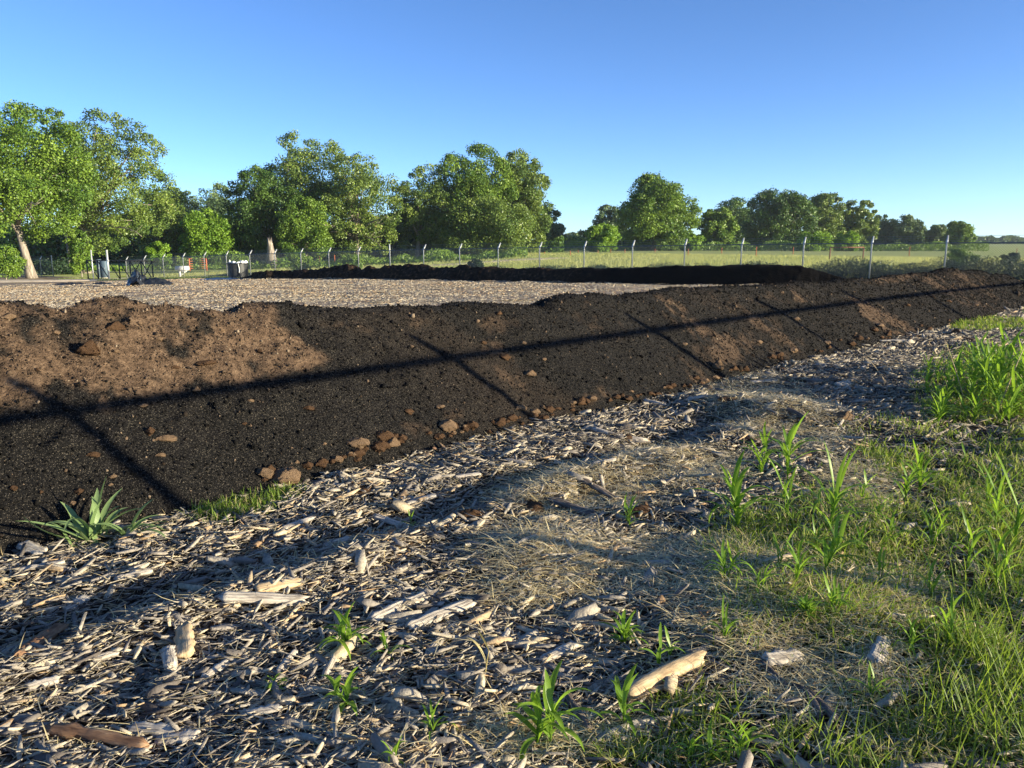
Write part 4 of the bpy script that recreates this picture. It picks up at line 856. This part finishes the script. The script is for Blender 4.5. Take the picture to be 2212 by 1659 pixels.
def tree(label, x0, x1, yt, yb, D, tx, mat, nc=120, nl=130, ls=None, seed=1, tr=.35, name='oak_tree', gap=.0, lean=0., group=None, limbs=12, trunk=True, cat='tree', depth=.8, rcm=1., bare=0):
    rg = np.random.default_rng(1000+seed); cx_ = wx((x0+x1)/2, D); w = wx(x1, D)-wx(x0, D); top = wz(yt, D); bot = wz(yb, D); h = top-bot
    bx_ = wx(tx, D); gz_ = float(gz(bx_, D)); root = empty(name, (bx_, D, gz_)); tag(root, label, cat, group)
    C = []
    nb = 11+int(rg.integers(0, 4)); B_ = []
    for q_ in range(nb):
        z_b = 1-1.9*(q_+.5)/nb; a_b = q_*2.4+rg.random()*1.1+seed; rb_ = math.sqrt(max(0, 1-z_b*z_b)); d = np.array([rb_*cos(a_b), rb_*sin(a_b), z_b]); B_.append((d*(.50+.24*rg.random()), .27+.15*rg.random()))
    while len(C) < nc:
        c_, r_b = B_[rg.integers(0, nb)]; d = rg.normal(size=3); d[2] += .35; d /= np.linalg.norm(d)
        C.append(c_+d*r_b*(.55+.5*rg.random())*np.array([1, 1, .85]))
    C = np.array(C); rc = w*(.068+.05*rg.random(nc))*rcm
    lo, hi = np.percentile(C, 5, axis=0), np.percentile(C, 95, axis=0); C = (C-(lo+hi)/2)/((hi-lo)/2); rn = np.linalg.norm(C, axis=1); C = C*np.minimum(1, 1.08/rn)[:, None]
    C[:, 0] *= (w/2-rc*.55); C[:, 1] *= w/2*depth; C[:, 2] *= (h/2-rc*.45)
    C = C+np.array([cx_-bx_, 0, (top+bot)/2-gz_])
    nf = int(nc*.75); dfl = rg.normal(size=(nf, 3)); dfl /= np.linalg.norm(dfl, axis=1)[:, None]; dfl *= (rg.random(nf)**.4)[:, None]*np.array([w/2, w/2*depth, h/2])*.80
    C = np.concatenate([C, dfl+np.array([cx_-bx_, 0, (top+bot)/2-gz_])]); rc = np.concatenate([rc*1.12, w*.125*np.ones(nf)*min(1, rcm*1.1)]); nc = len(C)
    if gap > 0: k = rg.random(nc) > gap*.6*(.5+.5*np.sin(C[:, 0]*1.1+C[:, 2]*.9+seed)); C, rc = C[k], rc[k]
    P, Nn, idx = crownpts(C, rc, nl, rg); ls_ = ls*1.0 if ls else max(.15, D*.0021); nl = int(nl*1.35); V, Fq = leaves(P, Nn, ls_*(.7+.7*rg.random(len(P))), rg, .75)
    ct = rg.random(len(C)); tint = np.clip(.68*ct[idx]**1.3+.32*rg.random(len(idx)), 0, 1)
    mk('crown', V, Fq, M[mat], root, attrs={'tint': np.repeat(tint, 4)})
    if trunk:
        ht = (bot-gz_)+h*.35; mb = MB(); k = np.linspace(0, 1, 9); lx = lean*ht; cxo = cx_-bx_
        sp_ = np.stack([lx*k+(cxo-lx)*.3*k**2+.12*np.sin(k*4+seed)*tr, .1*np.sin(k*3+seed), ht*k], 1); sp_[0, 2] = -.3
        rr = tr*(1-.5*k); rr[0] *= 1.5; rr[1] *= 1.12; mb.tube(sp_, rr, 10); mb.build('trunk', M['bark'], root, True)
        mb = MB(); o_ = np.argsort(-np.linalg.norm(C-C.mean(0), axis=1)); pick = rg.choice(len(C), min(limbs, len(C)), replace=False)
        for j in pick:
            f = .45+.55*rg.random(); e_c = np.array([0, 0, (top+bot)/2-gz_]); s0 = np.array([np.interp(f, k, sp_[:, q]) for q in range(3)]); e = e_c+(C[j]-e_c)*.82; q = np.linspace(0, 1, 8)[:, None]
            mid = (s0+e)/2+np.array([0, 0, .12*np.linalg.norm(e-s0)])+rg.normal(0, .06, 3)*np.linalg.norm(e-s0); pth = s0*(1-q)**2+2*mid*q*(1-q)+e*q*q+rg.normal(0, .05, (8, 3))*tr*2*q
            mb.tube(pth, np.linspace(tr*.38, tr*.06, 8), 6)
        mb.build('branches', M['bark'], root, True)
        for b_ in range(bare):
            a = rg.random()*6.28; q = np.linspace(0, 1, 10)[:, None]; sg = 1 if b_ % 2 else -1; s0 = sp_[5]; e = np.array([sg*w*(.32+.2*rg.random())+cxo, -w*.42, (bot-gz_)+h*(.12+.3*rg.random())])
            mid = (s0+e)/2+np.array([0, -.5, h*.10]); pth = s0*(1-q)**2+2*mid*q*(1-q)+e*q*q+rg.normal(0, .10, (10, 3))*q; pth[:, 1] -= 1.0*q[:, 0]
            m2 = MB().tube(pth, np.linspace(tr*.34, tr*.05, 10), 6)
            for s_ in range(4): i0 = 4+s_; m2.tube([pth[i0], pth[i0]+np.array([sg*.5, -.3, .3*rg.normal()]), pth[i0]+np.array([sg*(.9+rg.random()), -.4, rg.normal()*.7])], [tr*.10, tr*.06, tr*.02], 5)
            m2.build('bare_limb', M['bark'], root, True)
    return root
T = tree
T('tall dark oak crown behind the leaning oak at the far left', 90, 185, 238, 480, 96, 150, 'lf_dark', 90, 120, seed=1, name='oak_tree')
T('big bright green oak with a pale leaning trunk at the far left', -75, 195, 232, 512, 78, 62, 'lf_mid', 260, 150, ls=.20, seed=2, tr=.42, lean=-.15, limbs=22, bare=2, rcm=.72)
T('large open crowned olive green oak with a vine covered trunk, second from the left', 135, 372, 250, 545, 92, 185, 'lf_olive', 230, 130, ls=.21, seed=3, tr=.5, gap=.45, limbs=30, bare=3, rcm=.62)
T('rounded olive green tree between the open oak and the hazy tree behind it', 300, 415, 402, 560, 112, 350, 'lf_olive', 110, 120, seed=4, gap=.2)
T('hazy grey green tree behind, left one of the distant pair left of the dark oak', 345, 440, 412, 540, 185, 395, 'lf_far', 90, 100, seed=5, name='background_tree')
T('hazy grey green tree behind, right one of the distant pair left of the dark oak', 425, 520, 402, 545, 180, 470, 'lf_far', 90, 100, seed=6, name='background_tree')
T('low bright green tree standing before the hazy distant pair', 395, 505, 456, 572, 108, 450, 'lf_bright', 130, 130, seed=7, tr=.2, name='young_tree')
T('dense dark green oak with low crown left of the airy tall one', 492, 655, 366, 560, 112, 590, 'lf_dark', 200, 140, seed=8, tr=.4, rcm=.8)
T('tall airy pale green tree, the highest of the middle group', 572, 770, 294, 545, 118, 600, 'lf_olive', 190, 120, seed=9, tr=.45, gap=.35, limbs=26, rcm=.68)
T('spreading oak with bare white limbs and pale trunk in the middle group', 690, 865, 338, 560, 114, 772, 'lf_olive', 190, 120, seed=10, tr=.45, gap=.4, limbs=28, bare=4, rcm=.68)
T('bright green low tree under the airy tall one', 600, 720, 430, 560, 108, 660, 'lf_mid', 110, 120, seed=11, name='young_tree')
T('thin topped olive tree between the bare limbed oak and the big rounded ones', 848, 1000, 362, 560, 120, 902, 'lf_olive', 160, 120, seed=12, tr=.35, gap=.35, limbs=20, rcm=.72)
T('big broad oak, left one of the two dense rounded trees in the middle', 940, 1110, 322, 552, 122, 1010, 'lf_mid', 220, 140, seed=13, tr=.45, rcm=.8)
T('big oak with straight right side, right one of the two dense rounded trees', 1058, 1186, 334, 552, 126, 1120, 'lf_olive', 190, 140, seed=14, tr=.4, rcm=.85)
T('lower olive oak in front of the two dense rounded trees', 960, 1150, 430, 560, 116, 1050, 'lf_olive', 150, 130, seed=15, tr=.3, rcm=.85)
T('small grey green tree at the right end of the middle group', 1140, 1216, 450, 552, 160, 1180, 'lf_far', 90, 110, seed=16, name='background_tree')
T('distant low dark tree at the left side of the gap', 1212, 1262, 503, 545, 290, 1238, 'lf_far', 50, 80, seed=17, name='background_tree')
T('distant low dark tree in the gap beside the bright small one', 1245, 1300, 492, 545, 280, 1270, 'lf_dark', 50, 80, seed=18, name='background_tree')
T('grey green open tree left behind the big lone oak', 1282, 1356, 445, 540, 205, 1320, 'lf_far', 90, 100, seed=19, gap=.25, name='background_tree')
T('small very bright green tree left of the big lone oak', 1262, 1336, 487, 547, 138, 1298, 'lf_bright', 70, 120, seed=20, name='young_tree')
T('big dark domed oak standing alone to the right of the gap', 1338, 1500, 381, 545, 150, 1412, 'lf_mid', 260, 140, seed=21, tr=.5, rcm=.75)
T('tiny bright green tree right of the big lone oak', 1470, 1520, 505, 545, 150, 1492, 'lf_bright', 45, 100, seed=22, name='young_tree')
T('bright green medium tree between the lone oak and the dark mass', 1508, 1588, 452, 545, 160, 1548, 'lf_mid', 100, 130, seed=23, name='young_tree')
T('dark tree mass behind the bright medium tree', 1528, 1640, 434, 545, 215, 1585, 'lf_dark', 120, 110, seed=24, name='background_tree')
T('broad dark oak, the largest of the right hand group', 1608, 1750, 413, 545, 175, 1680, 'lf_dark', 210, 130, seed=25, tr=.45, rcm=.85)
T('rounded olive tree right of the largest dark oak', 1732, 1818, 418, 545, 185, 1775, 'lf_olive', 130, 130, seed=26)
T('open topped tree with sky showing through, right hand group', 1806, 1888, 433, 545, 190, 1842, 'lf_olive', 110, 110, seed=27, gap=.45, limbs=16, rcm=.8)
T('lower tree right of the open topped one', 1872, 1930, 467, 545, 220, 1900, 'lf_far', 80, 100, seed=28, gap=.25, name='background_tree')
T('slim two lobed tree with sky on both sides', 1922, 1990, 468, 545, 215, 1955, 'lf_far', 80, 100, seed=29, gap=.15, name='background_tree')
T('low pale tree second from the right end of the tree line', 1983, 2050, 488, 545, 215, 2018, 'lf_far', 80, 100, seed=30, name='background_tree')
T('bright rounded tree at the right end of the tree line', 2036, 2100, 480, 545, 205, 2068, 'lf_mid', 100, 110, seed=31, name='young_tree')
def shrub(label, x0, x1, yt, yb, D, mat, seed, nc=30, nl=110, ls=None):
    return tree(label, x0, x1, yt, yb, D, (x0+x1)/2, mat, nc, nl, ls=ls, seed=seed, trunk=True, tr=.05, limbs=5, name='shrub', cat='shrub', rcm=1.5)
shrub('bright green bush at the left edge under the leaning oak', -30, 46, 532, 600, 74, 'lf_mid', 50, 50)
shrub('vine covered bush left of the gate below the open oak', 148, 196, 500, 595, 80, 'lf_mid', 51, 55)
shrub('yellow green bush behind the left part of the fence', 320, 372, 524, 575, 92, 'lf_bright', 52)
shrub('small bush behind the fence right of the yellow green one', 372, 402, 555, 582, 90, 'lf_olive', 53, 20)
shrub('green shrub behind the fence left of the stump', 470, 530, 545, 575, 90, 'lf_mid', 54)
shrub('leafy shrub behind the fence right of the stump', 626, 672, 548, 592, 66, 'lf_mid', 55, ls=.13)
shrub('leafy shrub behind the fence below the bare limbed oak', 738, 782, 551, 590, 64, 'lf_mid', 56, ls=.13)
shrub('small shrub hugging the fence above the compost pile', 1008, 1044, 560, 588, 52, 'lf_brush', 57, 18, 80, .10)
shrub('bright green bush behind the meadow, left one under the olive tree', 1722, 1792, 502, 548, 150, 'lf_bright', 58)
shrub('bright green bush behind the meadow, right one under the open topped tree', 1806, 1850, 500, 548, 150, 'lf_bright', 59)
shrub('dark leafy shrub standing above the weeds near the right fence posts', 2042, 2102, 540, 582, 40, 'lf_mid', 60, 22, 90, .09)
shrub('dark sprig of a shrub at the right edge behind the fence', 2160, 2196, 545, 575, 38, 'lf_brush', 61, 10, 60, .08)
shrub('low dark bush in the far left corner behind the leaning trunk', 70, 150, 560, 600, 88, 'lf_brush', 62)
# stump
P = (wx(587, 100), 100.); z = float(gz(*P)); root = empty('tree_stump', (P[0], P[1], z)); tag(root, 'tall broken tree stump with a hollow top behind the fence', 'stump')
ht = wz(520, 100)-z; k = np.linspace(0, 1, 10); V, Fq = tube(np.stack([-.15*k, 0*k, ht*k-.2], 1), .62-.2*k+.1*np.sin(k*5), 14); V[-16:, 2] += rng.normal(0, .35, 16); mk('trunk', V, Fq, M['bark'], root, True)
# dead pale sapling between the lone oak and the bright tree
P = (wx(1492, 165), 165.); z = float(gz(*P)); mb = MB(); b0 = np.array([0, 0, 0.]); top = wz(455, 165)-z
mb.tube([(0, 0, 0), (-.3, 0, top*.5), (.6, 0, top*.8), (.9, 0, top)], [.3, .2, .12, .03], 6); mb.tube([(-.3, 0, top*.5), (-1.5, 0, top*.75), (-1.6, 0, top*.9)], [.15, .08, .03], 5); mb.tube([(.3, 0, top*.7), (1.8, 0, top*.93)], [.1, .03], 5)
tag(mb.build('dead_tree', M['bark'], loc=(P[0], P[1], z)), 'bare dead tree beside the right flank of the big lone oak', 'dead tree')

def mass(name, label, n, xf, yD, zf_, hf, ls, mat, seed, cat):
    rg = np.random.default_rng(seed); u_ = rg.random(n); px, D = xf(u_, rg.random(n)); x = (px-CX)/FPX*D; g_ = gz(x, D, False); h = hf(px, x, D)*rg.random(n)**.8; P = np.stack([x, D, g_+h], 1)
    Nn = rg.normal(size=(n, 3))+np.array([0, -.5, .4]); Nn /= np.linalg.norm(Nn, axis=1)[:, None]; V, Fq = leaves(P, Nn, ls*(.6+.8*rg.random(n)), rg, .75)
    tag(mk(name, V, Fq, M[mat], attrs={'tint': np.repeat(rg.random(n)*.7+.3*(vn(x, D, 3, seed)+1)/2, 4)}), label, cat, kind='stuff')
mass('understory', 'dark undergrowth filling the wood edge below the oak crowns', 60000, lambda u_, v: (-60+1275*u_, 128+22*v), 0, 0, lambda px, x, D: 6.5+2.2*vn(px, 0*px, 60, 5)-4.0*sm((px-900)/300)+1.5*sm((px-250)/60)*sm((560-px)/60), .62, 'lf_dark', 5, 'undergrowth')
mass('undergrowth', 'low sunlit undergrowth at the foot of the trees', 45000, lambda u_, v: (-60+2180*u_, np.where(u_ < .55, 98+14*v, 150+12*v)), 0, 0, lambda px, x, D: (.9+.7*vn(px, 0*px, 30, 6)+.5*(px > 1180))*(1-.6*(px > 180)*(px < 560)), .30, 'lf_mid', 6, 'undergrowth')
mass('far_thicket', 'dark thicket joining the trees of the right hand group', 30000, lambda u_, v: (1210+870*u_, 225+20*v), 0, 0, lambda px, x, D: 5+2*vn(px, 0*px, 40, 7)-3*sm((px-1850)/200)-2.6*(px < 1290), .7, 'lf_dark', 7, 'thicket')
mass('distant_woods', 'distant woods along the horizon at the far right', 26000, lambda u_, v: (1900+700*u_, 520+120*v), 0, 0, lambda px, x, D: 6.+5*vn(px, 0*px, 14, 8), 2.2, 'lf_far', 8, 'woods')
# weeds hugging the outside of the fence; their shade is put into dark leaf colours
rg = np.random.default_rng(77); n = 210000
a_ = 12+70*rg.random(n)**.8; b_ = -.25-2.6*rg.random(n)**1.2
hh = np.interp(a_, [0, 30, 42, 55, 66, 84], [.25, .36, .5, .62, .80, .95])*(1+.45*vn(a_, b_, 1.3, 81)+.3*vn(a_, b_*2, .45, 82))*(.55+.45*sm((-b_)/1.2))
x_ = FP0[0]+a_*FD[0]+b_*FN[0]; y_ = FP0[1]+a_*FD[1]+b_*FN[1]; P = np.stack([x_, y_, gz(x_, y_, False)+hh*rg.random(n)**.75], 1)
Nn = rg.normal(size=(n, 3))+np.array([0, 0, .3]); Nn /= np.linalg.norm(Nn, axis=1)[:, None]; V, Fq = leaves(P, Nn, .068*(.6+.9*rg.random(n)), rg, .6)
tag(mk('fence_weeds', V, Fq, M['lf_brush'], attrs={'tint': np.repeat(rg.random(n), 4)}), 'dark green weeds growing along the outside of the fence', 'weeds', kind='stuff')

# ------------------------------------------------------------------ air
HAZE_D = .00014
hz = MB().box((0, 300, 20), (1500, 760, 50)).build('haze', None); hz['kind'] = 'stuff'
hm = bpy.data.materials.new('haze_air'); hm.use_nodes = True; hm.node_tree.nodes.remove(hm.node_tree.nodes['Principled BSDF'])
pv = hm.node_tree.nodes.new('ShaderNodeVolumePrincipled'); pv.inputs['Color'].default_value = (.80, .88, 1, 1); pv.inputs['Density'].default_value = HAZE_D; pv.inputs['Anisotropy'].default_value = .2
hm.node_tree.links.new(pv.outputs[0], hm.node_tree.nodes['Material Output'].inputs['Volume']); hz.data.materials.append(hm)
